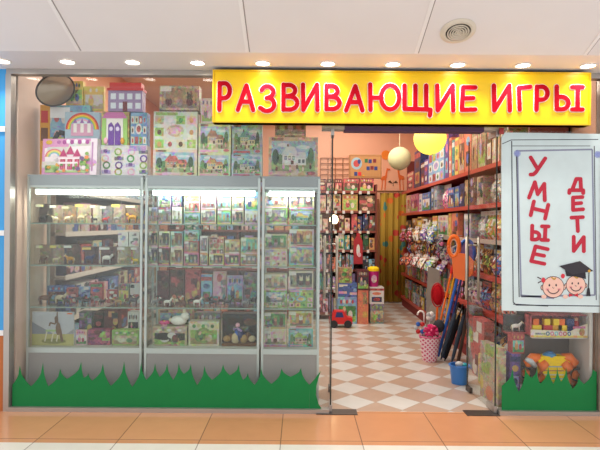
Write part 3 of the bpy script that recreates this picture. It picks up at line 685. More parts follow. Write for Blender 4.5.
An2 = [(149, 156, 'grey', 'white', 1), (155.5, 163, 'darkbrown', 'black', -1), (163, 170, 'white', 'cream', 1), (170.5, 178, 'cream', 'white', 1), (178, 185, 'brown', 'darkbrown', -1), (185, 192, 'darkbrown', 'black', 1), (192.5, 200, 'white', 'beige', 1),
       (201, 208, 'brown', 'darkbrown', 1), (208.5, 216, 'black', 'darkbrown', -1), (216, 223, 'darkbrown', 'tan', 1), (223.5, 231, 'charcoal', 'black', 1), (232, 240, 'brown', 'black', -1), (241, 248, 'grey', 'charcoal', 1), (249, 257, 'black', 'grey', 1)]
for k, (a, e, c, c2, s) in enumerate(An2):
    x, _, w, h = at_px(a, e, 297, 309, YI, SHELF[2])
    animal('unboxed %s toy horse, %s of the row in the middle showcase' % (cn(c), ORD[k]), x+.014*(k == 0)-.014*(k == 13), SHELF[2]+.004, w*1.4, c, c2, s, y=YI+.035+.085*(k % 2), group='loose horses in the middle showcase', neck=.75)
for k, (a, e, t, cs, st) in enumerate([(157, 169, 271, ('maroon', 'brown', 'red', 'darkbrown'), 'mixed'), (170, 184, 270, ('brown', 'red', 'orange', 'darkbrown'), 'mixed'), (185, 200, 270, ('red', 'maroon', 'gold', 'white'), 'mixed'), (201, 212, 275, ('skyblue', 'red', 'blue', 'green'), 'spine'),
                                       (213, 226, 272, ('palepink', 'grey', 'teal', 'red'), 'mixed'), (227, 243, 276, ('lilac', 'skyblue', 'navy', 'gold'), 'title'), (244, 257, 273, ('grey', 'teal', 'red', 'darkbrown'), 'mixed')]):
    x, z, w, h = at_px(a, e, t, 309, YI+.19, SHELF[2])
    toybox('toy_box', '%s and %s box behind the toy horses, %s in the row' % (cn(cs[0]), cn(cs[1]), ORD[k]), x, YI+.19, SHELF[2]+.0005, w, .06, h, st, cs, group='boxes behind the toy horses')
for a, e, tp, dy, lab, st, cs in [(152.5, 187, 327, 0, 'wide beige box with black and white animal picture in the middle case', 'title', ('beige', 'charcoal', 'white', 'tan')),
    (188.5, 219, 322, 0, 'pale green box with coiled green picture in the middle case', 'title', ('cream', 'lime', 'green', 'beige')),
    (158, 192, 310, .18, 'red roofed house box behind the black and white animal box', 'house', ('peach', 'cream', 'red', 'orange')),
    (194, 220, 313, .18, 'grey picture box behind the green coiled picture box', 'title', ('grey', 'charcoal', 'beige', 'white')),
    (222, 257, 314, .18, 'dark brown scenery box behind the figure set by the narrow case', 'mixed', ('charcoal', 'darkbrown', 'grey', 'brown'))]:
    x, z, w, h = at_px(a, e, tp, 348.5, YI+dy, ZBOT)
    t = toybox('toy_box', lab, x, YI+dy, ZBOT+.0005, w, .13 if dy == 0 else .11, h, st, cs)
    if dy == 0:
        b = MB()
        if 'coiled' in lab: b.line([(w*.22*math.cos(q/3), h*.45+h*.28*math.sin(q/3)) for q in range(2, 17)], .01, -.006, hx('7fa83e'))
        else: b.ell(-.05, h*.5, .07, h*.2, -.006, 'black'); b.ell(.02, h*.55, .04, h*.16, -.0065, 'white'); b.ell(.05, h*.4, .03, h*.2, -.007, 'brown')
        b.build('picture_motif', PRINT, t)
zz = at_px(152.5, 187, 327, 348.5, YI, ZBOT)[3]+ZBOT+.001
def plush(label, x, z, c, c2, y=YI+.07, s=1.0):
    b = MB(); b.ball((0, 0, .045*s), (.075*s, .05*s, .045*s), c, 12, 8); b.ball((.06*s, -.01, .085*s), (.04*s, .035*s, .038*s), c, 12, 8)
    for q in (-1, 1): b.ball((.05*s, q*.018, .125*s), (.012*s, .008*s, .03*s), c2, 8, 6); b.ball((.09*s, q*.016*s-.01, .095*s), .005*s, 'black', 6, 4)
    b.ball((-.075*s, 0, .05*s), .018*s, c2, 8, 6)
    tag(b.build('plush_rabbit', FABRIC, None, (x, y, z), smooth=True), label, 'soft toy')
plush('white plush rabbit lying on the beige animal box', P(177, 320, YI)[0], zz, 'white', 'cream')
b = MB()
for k in range(6): b.ball((.028*math.cos(k*PI/3), .028*math.sin(k*PI/3), .03), (.02, .02, .016), 'pink', 8, 5)
b.ball((0, 0, .035), .014, 'yellow', 8, 5); b.lathe([(.03, 0), (.022, .02)], 'palepink', 12)
tag(b.build('pink_flower', FABRIC, None, (P(163, 320, YI)[0], YI+.05, zz), smooth=True), 'pink toy flower lying on the beige animal box', 'toy flower')
x, z, w, h = at_px(222, 256, 328, 348.5, YI, ZBOT)
t = empty('figure_set', 'toy rider figure with blue cloak on a tan scenery base', 'toy figure set', (x, YI, ZBOT+.0005))
b = MB(); b.box(-w/2, w/2, 0, .13, 0, .02, 'brown')
for k in range(7): b.ball((-w/2+.036+k*(w-.075)/6, .05+.03*(k % 2), .058), (.035, .03, .03+.012*(k % 3)), ['tan', 'brown', 'beige', 'darkbrown'][k % 4], 8, 6)
b.build('scenery_base', MATTE, t, smooth=False)
b = MB(); b.tube([(-.03, .06, .05), (-.02, .06, .15)], [.03, .02], 'blue', 8); b.tube([(-.06, .06, .14), (-.02, .05, .15), (.02, .03, .13)], .01, 'lilac', 6); b.tube([(-.03, .07, .15), (.03, .07, .06)], [.03, .045], 'navy', 8)
b.ball((-.02, .06, .18), .022, 'palepink', 10, 7); b.build('rider', PLASTIC, t, smooth=True)
# --- showcase three: two columns of pastel boxes
z3 = [(SHELF[0], [(.15, .14), (.14, .15)], 'top'), (SHELF[1], [(.145, .17), (.145, .165)], 'second'), (SHELF[2], [(.155, .16), (.145, .17)], 'third'), (ZBOT, [(.15, .165), (.16, .155)], 'bottom')]
pal3 = [('lime', 'grey', 'palepink', 'cream'), ('cream', 'beige', 'palepink', 'gold'), ('lime', 'turquoise', 'yellow', 'palepink'), ('cream', 'charcoal', 'lilac', 'pink'), ('cream', 'palepink', 'pink', 'lilac'), ('beige', 'green', 'cream', 'gold'),
        ('turquoise', 'beige', 'lime', 'palepink'), ('cream', 'gold', 'palepink', 'red')]
n3 = 0
for z, rows, nm in z3:
    for ci, (a, e) in enumerate(((265, 287.5), (289.5, 314))):
        zz = z+.0005
        for ri in range(2):
            x, _, w, _ = at_px(a, e, 200, 210, YI, 0)
            cs = pal3[n3 % 8]; st = ['family', 'family', 'house', 'family', 'collage', 'family'][n3 % 6]
            toybox('toy_box', '%s and %s box, %s one by %s, %s shelf of narrow case' % (cn(cs[0]), cn(cs[1]), ['lower', 'upper'][ri], ['the dark post', 'the door'][ci], nm),
                   x, YI, zz, w, .16, rows[ri][ci], st, cs, group='pastel boxes in the narrow showcase')
            zz += rows[ri][ci]+.0008; n3 += 1
# ---------------------------------------------------------------- boxes on top of the showcases
ZT = ZTOP+.001
def topbox(name, label, xa, xb, yt, yb, Y, d, st, cs, z=None, side=None, lean=0, rz=0):
    x, zz, w, h = at_px(xa, xb, yt, yb, Y)
    if z is None: z = ZT; h = P(xa, yt, Y)[1]-z
    return toybox(name, label, x, Y, z, w, d, h, st, cs, side=side, lean=lean, rz=rz, parts=True), w, h, z
# pink dolls' house box, leaning back a little
t, w, h, z = topbox('playset_box', 'large pink toy house box leaning on top of the wide showcase', 40, 98, 138, 175, 4.72, .06, 'mixed', ('e7b6d2', 'white'), side='eee4ee', lean=-.06, rz=math.radians(-6))
b = MB(); R = lambda u0, u1, v0, v1, k, c: b.rect((u0-.5)*w, (u1-.5)*w, v0*h, v1*h, -.001-.0007*k, c)
Q = lambda pts, k, c: b.poly([((u-.5)*w, v*h) for u, v in pts], -.001-.0007*k, c)
R(0, 1, 0, 1, 1, hx('d997c4')); Q([(.06, .06), (.86, .06), (.88, .8), (.04, .74)], 2, hx('efe4ea')); R(.88, 1, 0, 1, 2, hx('e9dbe8')); R(.9, .93, .1, .9, 3, hx('b884b4'))
for k, c in enumerate(('d86a8a', 'e8b06a', 'e6dc7a', '9cc48a', '86b4d8', 'efe4ea')):
    rr_ = .17-.02*k; Q([(.22+rr_*math.cos(q*PI/12), .5+rr_*1.3*math.sin(q*PI/12)) for q in range(13)], 3+.4*k, hx(c))
Q([(.06, .06), (.86, .06), (.86, .3), (.06, .26)], 5.5, hx('a8c486')); R(.3, .72, .12, .52, 6, hx('ecd2de'))
for u0, u1, v, tp in ((.33, .45, .5, .72), (.45, .58, .56, .8), (.58, .7, .5, .72)): Q([(u0-.015, v), (u1+.015, v), ((u0+u1)/2, tp)], 7, hx('b83470'))
for u in (.34, .47, .6):
    R(u, u+.09, .14, .44, 7, hx('b02650')); Q([(u+.015, .16), (u+.075, .16), (u+.075, .36), (u+.045, .42), (u+.015, .36)], 8, hx('d86a90')); R(u+.042, u+.048, .16, .4, 9, hx('8a1c40'))
R(.3, .72, .43, .46, 9, hx('f2e6ec')); R(.28, .66, .3, .35, 10, hx('f3eaee'))
rq = random.Random(4)
for k in range(30):
    u, v = .08+.76*rq.random(), .08+.2*rq.random()
    if k > 20: u, v = .72+.13*rq.random(), .28+.3*rq.random()
    b.ell((u-.5)*w, v*h, .012+.01*rq.random(), .010+.012*rq.random(), -.0085-.0002*k, rq.choice([hx('5a8a4a'), hx('8ab060'), hx('d8a040'), hx('c45a80'), hx('f0e0e8'), hx('e08a50'), hx('7a5a8a')]))
for k in range(7):
    b.ell((.4+.07*k-.5)*w, (.9+.02*(k % 2))*h, .019, .02, -.004-.0002*k, hx('f4eaf4') if k % 2 else hx('a84a98'))
b.ell((.12-.5)*w, .9*h, .03, .02, -.0045, hx('d8b040')); b.ell((.3-.5)*w, .9*h, .02, .015, -.0045, hx('b468a8')); b.build('house_picture', PICTURE, t)
t2, *_ = topbox('craft_box', 'white craft box with lilac and green shapes beside the pink house box', 100.5, 147, 145, 176, 4.77, .12, 'craft', ('e9e6e8', 'lilac', 'lime', 'palepink', 'grey', 'green', 'purple'))
t3, w, h, z = topbox('playset_box', 'blue road playset box with yellow edge behind the pink house box', 40, 90, 105, 160, 4.90, .10, 'title', ('skyblue', 'skyblue'))
b = MB(); b.rect(-w/2, -w*.3, 0, h, -.004, 'gold'); b.rect(-w/2+.01, -w*.34, h*.75, h*.92, -.005, 'red'); b.rect(-w*.48, -w*.34, h*.5, h*.68, -.005, 'brown'); b.rect(-w*.3, w/2, 0, h*.55, -.0045, 'lime'); b.rect(-w*.3, w*.1, h*.82, h*.97, -.0045, hx('e9eef2'))
b.line([(-w*.28, h*.42), (-w*.12, h*.62), (w*.02, h*.6), (w*.04, h*.45), (-w*.1, h*.36)], .022, -.0055, 'charcoal'); b.build('road_picture', PICTURE, t3)
zc = P(0, 145, 4.76)[1]+.001
t4, w, h, z = topbox('playset_box', 'rainbow arch playset box between road box and purple door toy', 65, 100, 112, 150, 4.83, .06, 'mixed', ('d9dcea', 'skyblue', 'palepink', 'white'), side='skyblue')
hb_ = h-w*.5; b = MB(); b.rect(-w/2, w/2, 0, h, -.005, hx('a8c0d0'))
for k, c in enumerate(('red', 'orange', 'yellow', 'lime', 'skyblue', 'palepink')):
    r0 = w*(.48-.035*k); o = [(r0*math.cos(PI*q/18), hb_+r0*math.sin(PI*q/18)) for q in range(19)]
    b.poly(o, -.0056-.0006*k, c)
b.poly([(r0*.85*math.cos(PI*q/18), hb_+r0*.85*math.sin(PI*q/18)) for q in range(19)], -.0096, hx('dfe9f2'))
b.rect(-w*.32, w*.32, hb_-.06, hb_+.05, -.0102, hx('d8a0bc'))
for u in (-.2, 0, .2): b.rect(w*u-.015, w*u+.015, hb_-.03, hb_+.055, -.0108, 'white'); b.poly([(w*u-.02, hb_+.055), (w*u+.02, hb_+.055), (w*u, hb_+.1)], -.0114, hx('9a6ab0'))
b.build('rainbow_picture', PICTURE, t4)
# green framed toy with purple double door
zc = P(120, 145, 4.76)[1]+.0015
x, z, w, h = at_px(101, 129, 112, 145, 4.78, zc)
t = empty('toy_gate_house', 'green framed toy house with purple arched door on the white craft box', 'toy house', (x, 4.78, zc))
b = MB(); b.box(-w/2, w/2, .004, .09, 0, h, hx('c9a23c')); b.build('back_box', PRINT, t)
b = MB()
for s in (-1, 1): b.box(s*w*.38-.018, s*w*.38+.018, -.012, .004, 0, h*.86, hx('9ccb6a'))
b.prism([(-w*.46, h*.8), (w*.46, h*.8), (w*.3, h*.98), (-w*.3, h*.98)], -.014, .004, hx('c46aa8')); b.box(-w*.3, w*.3, -.01, .004, 0, h*.8, 'white'); b.build('frame', PLASTIC, t)
for s in (-1, 1):
    b = MB(); u0, u1 = sorted((s*.004, s*w*.22)); b.prism([(u0, 0), (u1, 0), (u1, h*.55), ((u0+u1)/2, h*.68), (u0, h*.6)], -.018, -.010, 'purple')
    b.ell((u0+u1)/2, h*.48, .016, .02, -.0186, hx('d9d0e8')); b.build('door_leaf', PLASTIC, t)
b = MB()
for s, c in ((-1, 'palepink'), (1, 'gold')): b.ball((s*w*.3, -.024, .035), (.02, .012, .03), c, 8, 6)
b.build('doll', PLASTIC, t, smooth=True)
topbox('toy_box', 'bright blue box with small pictures beside the purple door toy', 130.5, 147, 112, 145, 4.80, .1, 'collage', ('4b9fd8', 'white', 'red', 'skyblue', 'cream', 'lime'), z=zc)
zt_ = P(120, 111.5, 4.78)[1]+.0015
x, z, w, h = at_px(108, 142.5, 83, 110.5, 4.80, zt_)
t = empty('dolls_house', 'small red roofed toy town house with white windows on top of the stack', 'toy house', (x, 4.80, zt_+.003))
b = MB(); b.box(-w/2, w/2, 0, .1, 0, h*.72, hx('9a86b0')); b.build('walls', PLASTIC, t)
b = MB(); b.box(-w*.52, w*.52, -.012, .11, h*.72, h*.80, 'red'); b.box(-w*.46, w*.46, .0, .1, h*.8, h, hx('c93a3a')); b.build('roof', PLASTIC, t)
b = MB()
for i in range(4):
    for j in range(2): b.box((-.42+.24*i)*w, (-.27+.24*i)*w, -.004, 0, h*(.1+.32*j), h*(.3+.32*j), hx('d8e4ee'))
b.build('windows', PLASTIC, t)
b = MB(); b.box(-.02, .02, -.006, 0, 0, h*.34, 'maroon'); b.build('front_door', PLASTIC, t)
# round convex mirror hanging at the top
x, z = P(55.5, 90, 4.77)
t = empty('convex_mirror', 'round grey brown convex mirror with dark rim above the toy boxes', 'mirror', (x, 4.77, z), rot=(math.radians(22), math.radians(-34), math.radians(24)))
n, m = 32, 5; b = MB()
R0 = .138; vs = []; fs = []
for j in range(m+1):
    rr = R0*j/m
    for i in range(n): vs.append((rr*1.22*math.cos(2*PI*i/n), -.045*(1-(j/m)**2), rr*.95*math.sin(2*PI*i/n)))
for j in range(m):
    for i in range(n): fs.append((j*n+i, (j+1)*n+i, (j+1)*n+(i+1) % n, j*n+(i+1) % n))
b.add(vs, fs, hx('8a7e72'))
mm, _, _, bb = new_mat('mirror_dome'); bb.inputs['Base Color'].default_value = (*hx('a08f7c'), 1); bb.inputs['Metallic'].default_value = .5; bb.inputs['Roughness'].default_value = .12
b.build('mirror_dome', mm, t, smooth=True)
b = MB(); b.tube([(R0*1.22*math.cos(2*PI*i/32), .0, R0*.95*math.sin(2*PI*i/32)) for i in range(33)], .008, 'black', 8); b.build('rim', PLASTIC, t, smooth=True)
b = MB(); b.prism([(R0*1.2*math.cos(2*PI*i/24), R0*.93*math.sin(2*PI*i/24)) for i in range(24)], .0, .012, 'charcoal'); b.build('back_plate', PLASTIC, t)
b = MB(); b.tube([(0, .012, 0), (-.02, .09, .1), (-.03, .12, .6)], .009, 'charcoal', 8); b.build('hanging_rod', METAL, t)
zr = P(0, 105, 4.90)[1]+.001
topbox('toy_box', 'yellow and green upright box behind the round mirror', 66, 83, 80, 105, 4.93, .06, 'title', ('yellow', 'lime', 'green', 'blue'), z=zr)
topbox('toy_box', 'yellow and white box standing in for a lit panel between mirror and town house', 84, 104, 88, 112, 4.95, .04, 'title', ('yellow', 'white', 'yellow', 'white'), z=P(90, 112, 4.87)[1]+.03)  # yellow and white colouring stands in for a bright glow behind the glass
# middle showcase tops: family house boxes
HS = [(146.5+6.5, 197, 150, 176, 4.75, .14, 'house', ('e6d8c0', 'c9906a', 'b8463a', 'palepink'), None, 'peach house box with red roof, lower box beside the craft box'),
      (198, 230.5, 153, 176, 4.75, .14, 'house', ('cfe0b0', 'e0c890', 'c27a40', 'palepink'), None, 'small yellow house box with pink strip, lower box under the green twin'),
      (231.5, 262, 154, 176, 4.75, .14, 'house', ('b9d8d8', 'd8d0b8', '6aa5b8', 'pink'), None, 'blue green house box with rainbow strip, lower box by the narrow case'),
      (153.5, 197.5, 112, 150, 4.755, .13, 'collage', ('dfe4d4', 'beige', 'palepink', 'lime', 'brown', 'cream'), 150, 'large white box covered in small pictures on the peach house box'),
      (198.5, 231, 123.5, 152.5, 4.755, .13, 'house', ('c9dca0', 'e3d2a0', 'b07a48', 'palepink'), 153, 'green edged house box stacked on the small yellow house box'),
      (232, 262, 124, 153.5, 4.755, .13, 'house', ('8fb8c0', 'd9cfa8', '5a9ab0', 'red'), 154, 'teal house box with red strip stacked on the blue green box'),
      (159.5, 199, 85.5, 111.5, 4.76, .12, 'family', ('c0a888', 'b08a5c', 'brown', 'beige'), 112, 'sandy brown box with furry figures at the top of the stack'),
      (201, 214, 98, 123, 4.77, .12, 'title', ('e6cfc8', 'palepink', 'grey', 'white'), 123.5, 'pale pink narrow box behind the end of the yellow sign')]
for a, e, yt, yb, Y, d, st, cs, zp, lab in HS:
    z = ZT if zp is None else P(a, zp, Y-.005)[1]+.0025
    topbox('toy_box', lab, a, e, yt, yb, Y, d, st, cs, z=z)
x, z, w, h = at_px(268.5, 318, 137, 176, 4.75)
t, w, h, z = topbox('picture_box', 'beige framed box with white villa picture above the narrow showcase', 268.5, 318, 137, 176, 4.75, .14, 'house', ('d8b898', 'e8ecec', 'd8dce0', 'e8c8b0'))
topbox('toy_box', 'dark brown wide box on top of the white villa box', 275, 306, 112, 136, 4.77, .12, 'family', ('8a6a58', '6b4a3c', 'tan', 'beige'), z=P(275, 137, 4.75)[1]+.004)
# ---------------------------------------------------------------- inside the shop: rear shelving facing the door
REDW = hx('6a2e22')
YB = 9.0
xa, xe = -2.25, P(377, 225, YB)[0]
def shelving(label, x0, x1, y0, y1, zs, top, wood, face_y=None, mid=()):
    t = empty('shelving_unit', label, 'shelving', ((x0+x1)/2, (y0+y1)/2, 0))
    ox_, oy_ = (x0+x1)/2, (y0+y1)/2
    return t, ox_, oy_
su, sox, soy = shelving('wide dark red shelving unit along the rear of the shop', xa, xe, YB, YB+.42, None, None, REDW)
BZ = [P(350, 191.5, YB)[1], P(350, 211, YB)[1], P(350, 231, YB)[1], P(350, 250, YB)[1], .85, .5, .12]
for z in BZ:
    b = MB(); b.box(xa-sox, xe-sox, -.21, .21, z-.025, z, REDW); s = b.build('shelf', PAINT, su)
    b = MB(); b.box(xa-sox+.02, xe-sox-.02, -.216, -.211, z-.03, z+.005, hx('7a3a2c')); b.build('price_rail', PLASTIC, s)
for k in range(4):
    u = xa-sox+(xe-xa-.03)*k/3
    b = MB(); b.box(u, u+.03, -.205, .21, 0, 2.30, REDW); b.build('upright', PAINT, su)
b = MB(); b.box(xa-sox, xe-sox, .195, .21, .05, 2.36, hx('6e4632')); b.build('back_panel', PAINT, su)
def rear(px0, px1, k, cs, st='mixed', hfrac=.85, lab=None, d=.15, dy=.02):
    x, _, w, _ = at_px(px0, px1, 200, 210, YB+dy, 0)
    gap = (BZ[k-1]-BZ[k]) if k else .3
    h = min(gap*hfrac, gap-.04)
    return toybox('toy_box', lab, x, YB+dy, BZ[k]+.0005, w*.96, d, h, st, cs, parts=w*h > .06, group='boxes on the rear shelving')
SN = ['top', 'second', 'third', 'fourth', 'fifth', 'sixth', 'lowest']
def rearrow(k, items):
    if k >= 2:
        it2 = []
        for q, (a, e, c, st, hf) in enumerate(items):
            if e-a < 7: it2.append((a, e, c, st, hf)); continue
            m_ = a+(e-a)*(.45+.1*(q % 3)/2); it2 += [(a, m_-.2, c, st, hf), (m_+.2, e, c[1:]+c[:1], 'mixed', hf*(.75+.06*(q % 4)))]
        items = it2
    for q in range(7):
        px = 319+8.2*q; x, z = P(px, 225, YB-.007)[0], BZ[k]
        b = MB(); b.box(x-.022-sox, x+.022-sox, -.2215, -.2165, z-.045, z+.006, hx('e9e4da')); b.build('price_tag', PRINT, su)
    for i, (a, e, c, st, hf) in enumerate(items):
        rear(a, e, k, c, st, hf, '%s and %s box, %s from the curtain on the %s rear shelf' % (cn(c[0]), cn(c[1]), ORD[len(items)-1-i], SN[k]))
rearrow(0, [(318, 326, ('maroon', 'tan', 'cream', 'red'), 'spine', .7), (326.5, 334, ('brown', 'peach', 'maroon', 'cream'), 'title', .7), (334.5, 342, ('maroon', 'red', 'peach', 'brown'), 'title', .72), (343, 358.5, ('red', 'brown', 'tan', 'cream'), 'title', .74), (359, 374, ('red', 'maroon', 'gold', 'palepink'), 'title', .76)])
rearrow(1, [(318, 326, ('peach', 'cream', 'brown', 'tan'), 'title', .8), (327, 332.5, ('cream', 'tan', 'brown', 'red'), 'mixed', .85), (333, 341, ('beige', 'brown', 'gold', 'red'), 'mixed', .85), (342, 358, ('gold', 'lime', 'red', 'cream'), 'title', .86), (359, 375, ('brown', 'peach', 'tan', 'red'), 'mixed', .8)])
rearrow(2, [(318, 328, ('cream', 'peach', 'tan', 'brown'), 'mixed', .8), (339, 350, ('maroon', 'peach', 'cream', 'tan'), 'mixed', .8), (351.5, 362.5, ('red', 'navy', 'tan', 'gold'), 'mixed', .85), (363, 375, ('navy', 'brown', 'red', 'silver'), 'mixed', .85)])
rearrow(3, [(318, 328, ('cream', 'brown', 'lime', 'tan'), 'mixed', .8), (329, 337, ('red', 'brown', 'maroon', 'gold'), 'mixed', .75), (338.5, 350, ('cream', 'teal', 'gold', 'white'), 'title', .9), (351.5, 362, ('brown', 'lime', 'gold', 'darkgreen'), 'mixed', .85), (363, 375, ('darkgreen', 'gold', 'grey', 'brown'), 'mixed', .85)])
rearrow(4, [(319, 327, ('lilac', 'grey', 'blue', 'palepink'), 'mixed', .8), (327.5, 336, ('brown', 'orange', 'grey', 'darkbrown'), 'mixed', .75), (337, 346, ('turquoise', 'brown', 'white', 'red'), 'mixed', .85), (346.5, 354, ('grey', 'skyblue', 'palepink', 'tan'), 'mixed', .8), (363, 375, ('charcoal', 'skyblue', 'silver', 'navy'), 'mixed', .7)])
rearrow(5, [(319, 327, ('green', 'teal', 'white', 'blue'), 'mixed', .8), (328, 338, ('beige', 'lilac', 'navy', 'white'), 'mixed', .8), (339, 350, ('tan', 'green', 'white', 'darkgreen'), 'mixed', .8), (351, 362, ('lilac', 'white', 'teal', 'navy'), 'mixed', .8), (363, 375, ('navy', 'grey', 'white', 'charcoal'), 'mixed', .8)])
rearrow(6, [(319, 329, ('red', 'palepink', 'white', 'maroon'), 'mixed', .8), (330, 338, ('lilac', 'cream', 'white', 'red'), 'mixed', .8)])
# the part of the rear shelving seen through the showcases
for k in range(0, 7):
    px = 176.0; i = 0; rr = random.Random(50+k)
    while px < 308:
        wp = rr.choice((6, 7, 8, 9, 10)); wp = min(wp, 317-px); gap = (BZ[k-1]-BZ[k]) if k else .3
        cs = rr.sample(['red', 'blue', 'cream', 'gold', 'palepink', 'maroon', 'green', 'white', 'orange', 'skyblue', 'lilac', 'brown', 'beige', 'teal'], 4)
        x, _, w, _ = at_px(px, px+wp, 200, 210, YB+.02, 0)
        if x-w/2 > xa+.04 and min(abs(x-(xa+(xe-xa-.03)*q/3)-.015) for q in range(4)) > w/2+.03:
            toybox('toy_box', '%s and %s box behind the showcases, %s along the %s rear shelf' % (cn(cs[0]), cn(cs[1]), '%s' % ORD[i] if i < 20 else '%s before the door' % ORD[0], SN[k]), x, YB+.02, BZ[k]+.0005, w*.94, .15, (gap-.05)*rr.uniform(.7, .95), 'mixed', cs, parts=False, group='boxes on the rear shelving')
            i += 1
        px += wp+.7
# red bottle-shaped toy pack and hanging packs column beside the curtain
x, _, w, h = at_px(353.5, 362.5, 232, 263, YB-.03, 0)
t = empty('hanging_pack', 'tall red hanging toy pack with white print in front of rear shelves', 'toy pack', (P(358, 264, YB-.06)[0], YB-.05, P(358, 264, YB-.06)[1]))
hh = .52; b = MB(); b.prism([(-.075, 0), (.075, 0), (.075, hh*.75), (.03, hh*.9), (.03, hh), (-.03, hh), (-.03, hh*.9), (-.075, hh*.75)], -.02, .02, hx('a01820')); b.build('pouch', PLASTIC, t)
b = MB(); b.ell(0, hh*.45, .03, .1, -.021, 'white'); b.ell(.02, hh*.3, .03, .04, -.0216, 'palepink'); b.build('print', PRINT, t)
# wooden game box above the rear shelving
x, z, w, h = at_px(350.5, 383, 155.5, 178, YB-.02)
zg = 2.46
t = empty('wooden_game_box', 'large pale wooden game box with colourful print above the rear shelves', 'game box', ((P(350.5, 170, YB)[0]+P(383, 170, YB)[0])/2-.02, YB+.01, BZ[0]+.0005+.229))
h = .40
b = MB(); b.box(-w/2, w/2, 0, .12, 0, h, hx('a87848')); b.build('case', PICTURE, t)
b = MB(); b.ell(-w*.28, h*.62, w*.17, h*.26, -.001, hx('8aa0a8')); b.ell(-w*.28, h*.62, w*.10, h*.15, -.002, hx('a83a3a')); b.ell(-w*.2, h*.7, w*.05, h*.1, -.003, 'navy')
for u, v, c in ((.02, .74, 'darkgreen'), (.14, .72, 'navy'), (.28, .74, 'maroon'), (.08, .42, 'navy'), (.2, .44, 'maroon'), (.32, .42, 'navy'), (-.3, .18, 'navy'), (-.18, .18, 'red')): b.rect(w*(u-.05), w*(u+.05), h*(v-.08), h*(v+.08), -.002, c)
b.line([(-w/2+.01, .02), (-w/2+.01, h-.02), (w/2-.01, h-.02), (w/2-.01, .02), (-w/2+.01, .02)], .006, -.0015, hx('8a5a34')); b.build('printed_lid', PICTURE, t)
b = MB(); b.box(-.05, -.02, -.006, 0, .03, .05, 'gold'); b.build('clasp', METAL, t)
# wire grid on the back wall
gx0, gx1, gz0, gz1 = P(322, 0, 11.1)[0], P(352, 0, 11.1)[0], P(0, 188, 11.1)[1], P(0, 155, 11.1)[1]
b = MB()
for k in range(7): z = gz0+(gz1-gz0)*k/6; b.tube([(gx0, 11.17, z), (gx1, 11.17, z)], .008, hx('9a6a50'), 6)
for k in range(5): x = gx0+(gx1-gx0)*k/4; b.tube([(x, 11.17, gz0), (x, 11.17, gz1)], .008, hx('9a6a50'), 6)
tag(b.build('hanging_grid', METAL), 'brown wire display grid hanging on the peach back wall', 'wire grid')
# wall decals
def decal(nm, label, px, py, s, pts_list, c, Y=11.19):
    x, z = P(px, py, Y); b = MB()
    for k, o in enumerate(pts_list): b.prism([(x+u*s, z+v*s) for u, v in o], Y-.0008*(k % 2), 11.199, c)
    tag(b.build(nm, MATTE), label, 'wall decal')
gir = [[(-.10, 0), (-.07, 0), (-.05, .4), (-.08, .4)], [(.02, 0), (.05, 0), (.08, .42), (.03, .42)], [(-.13, .38), (.08, .38), (.1, .5), (.05, .56), (-.1, .5)], [(.03, .5), (.1, .46), (.14, .8), (.10, .84)], [(.09, .84), (.13, .76), (.24, .76), (.22, .82)]]
decal('giraffe_picture', 'orange giraffe sticker on back wall beside the wooden game box', 384, 190, .55, gir, hx('d8682c'))
decal('giraffe_picture', 'orange giraffe sticker on back wall below the pale lantern', 401, 190, .58, [[(-u, v) for u, v in o][::-1] for o in gir], hx('d8682c'))
decal('sun_picture', 'round orange sun sticker on back wall beside the pale lantern', 386, 155, .1, [[(1.0*math.cos(k*PI/9), 1.0*math.sin(k*PI/9)) for k in range(18)]], hx('e8842c'))
decal('plant_picture', 'small dark sprig sticker on back wall between the giraffes', 393, 186, .12, [[(0, 0), (.1, 0), (.05, 1)], [(0, .4), (-.9, .7), (-.5, 1)], [(.05, .5), (.9, .6), (.5, .95)]], hx('4a3018'))
# curtain
cm, n_, l_, bs = new_mat('dotted_curtain')
tc = n_.new('ShaderNodeTexCoord'); vo = n_.new('ShaderNodeTexVoronoi'); vo.inputs['Scale'].default_value = 5.5
l_.new(tc.outputs['Object'], vo.inputs['Vector'])
lt = n_.new('ShaderNodeMath'); lt.operation = 'LESS_THAN'; lt.inputs[1].default_value = .36; l_.new(vo.outputs['Distance'], lt.inputs[0])
cr = n_.new('ShaderNodeValToRGB'); cr.color_ramp.interpolation = 'CONSTANT'; cr.color_ramp.elements[0].color = (*hx('b8382a'), 1); cr.color_ramp.elements[1].color = (*hx('3f7a72'), 1); cr.color_ramp.elements[1].position = .72
e_ = cr.color_ramp.elements.new(.4); e_.color = (*hx('c8641e'), 1)
sp = n_.new('ShaderNodeSeparateColor'); l_.new(vo.outputs['Color'], sp.inputs[0]); l_.new(sp.outputs[0], cr.inputs[0])
mx = n_.new('ShaderNodeMix'); mx.data_type = 'RGBA'; l_.new(lt.outputs[0], mx.inputs['Factor']); mx.inputs['A'].default_value = (*hx('a8862a'), 1); l_.new(cr.outputs[0], mx.inputs['B'])
l_.new(mx.outputs['Result'], bs.inputs['Base Color']); bs.inputs['Roughness'].default_value = .8
YCU = 11.02
cx0, cx1 = P(380, 225, YCU)[0], P(409, 225, YCU)[0]; cz0, cz1 = .02, P(392, 193, YCU)[1]
cur = empty('curtain', 'golden door curtain with red and teal dots on back wall', 'curtain', ((cx0+cx1)/2, YCU, 0))
b = MB(); n = 72; vs = []; fs = []
for s_, dy in ((0, 0), (1, .012)):
    for j in range(2):
        for i in range(n+1):
            u = i/n; vs.append(((cx0-cx1)/2+(cx1-cx0)*u, .026*math.sin(u*2*PI*4.5)+.010*math.sin(u*2*PI*11)+dy, (cz0, cz1)[j]))
N = n+1
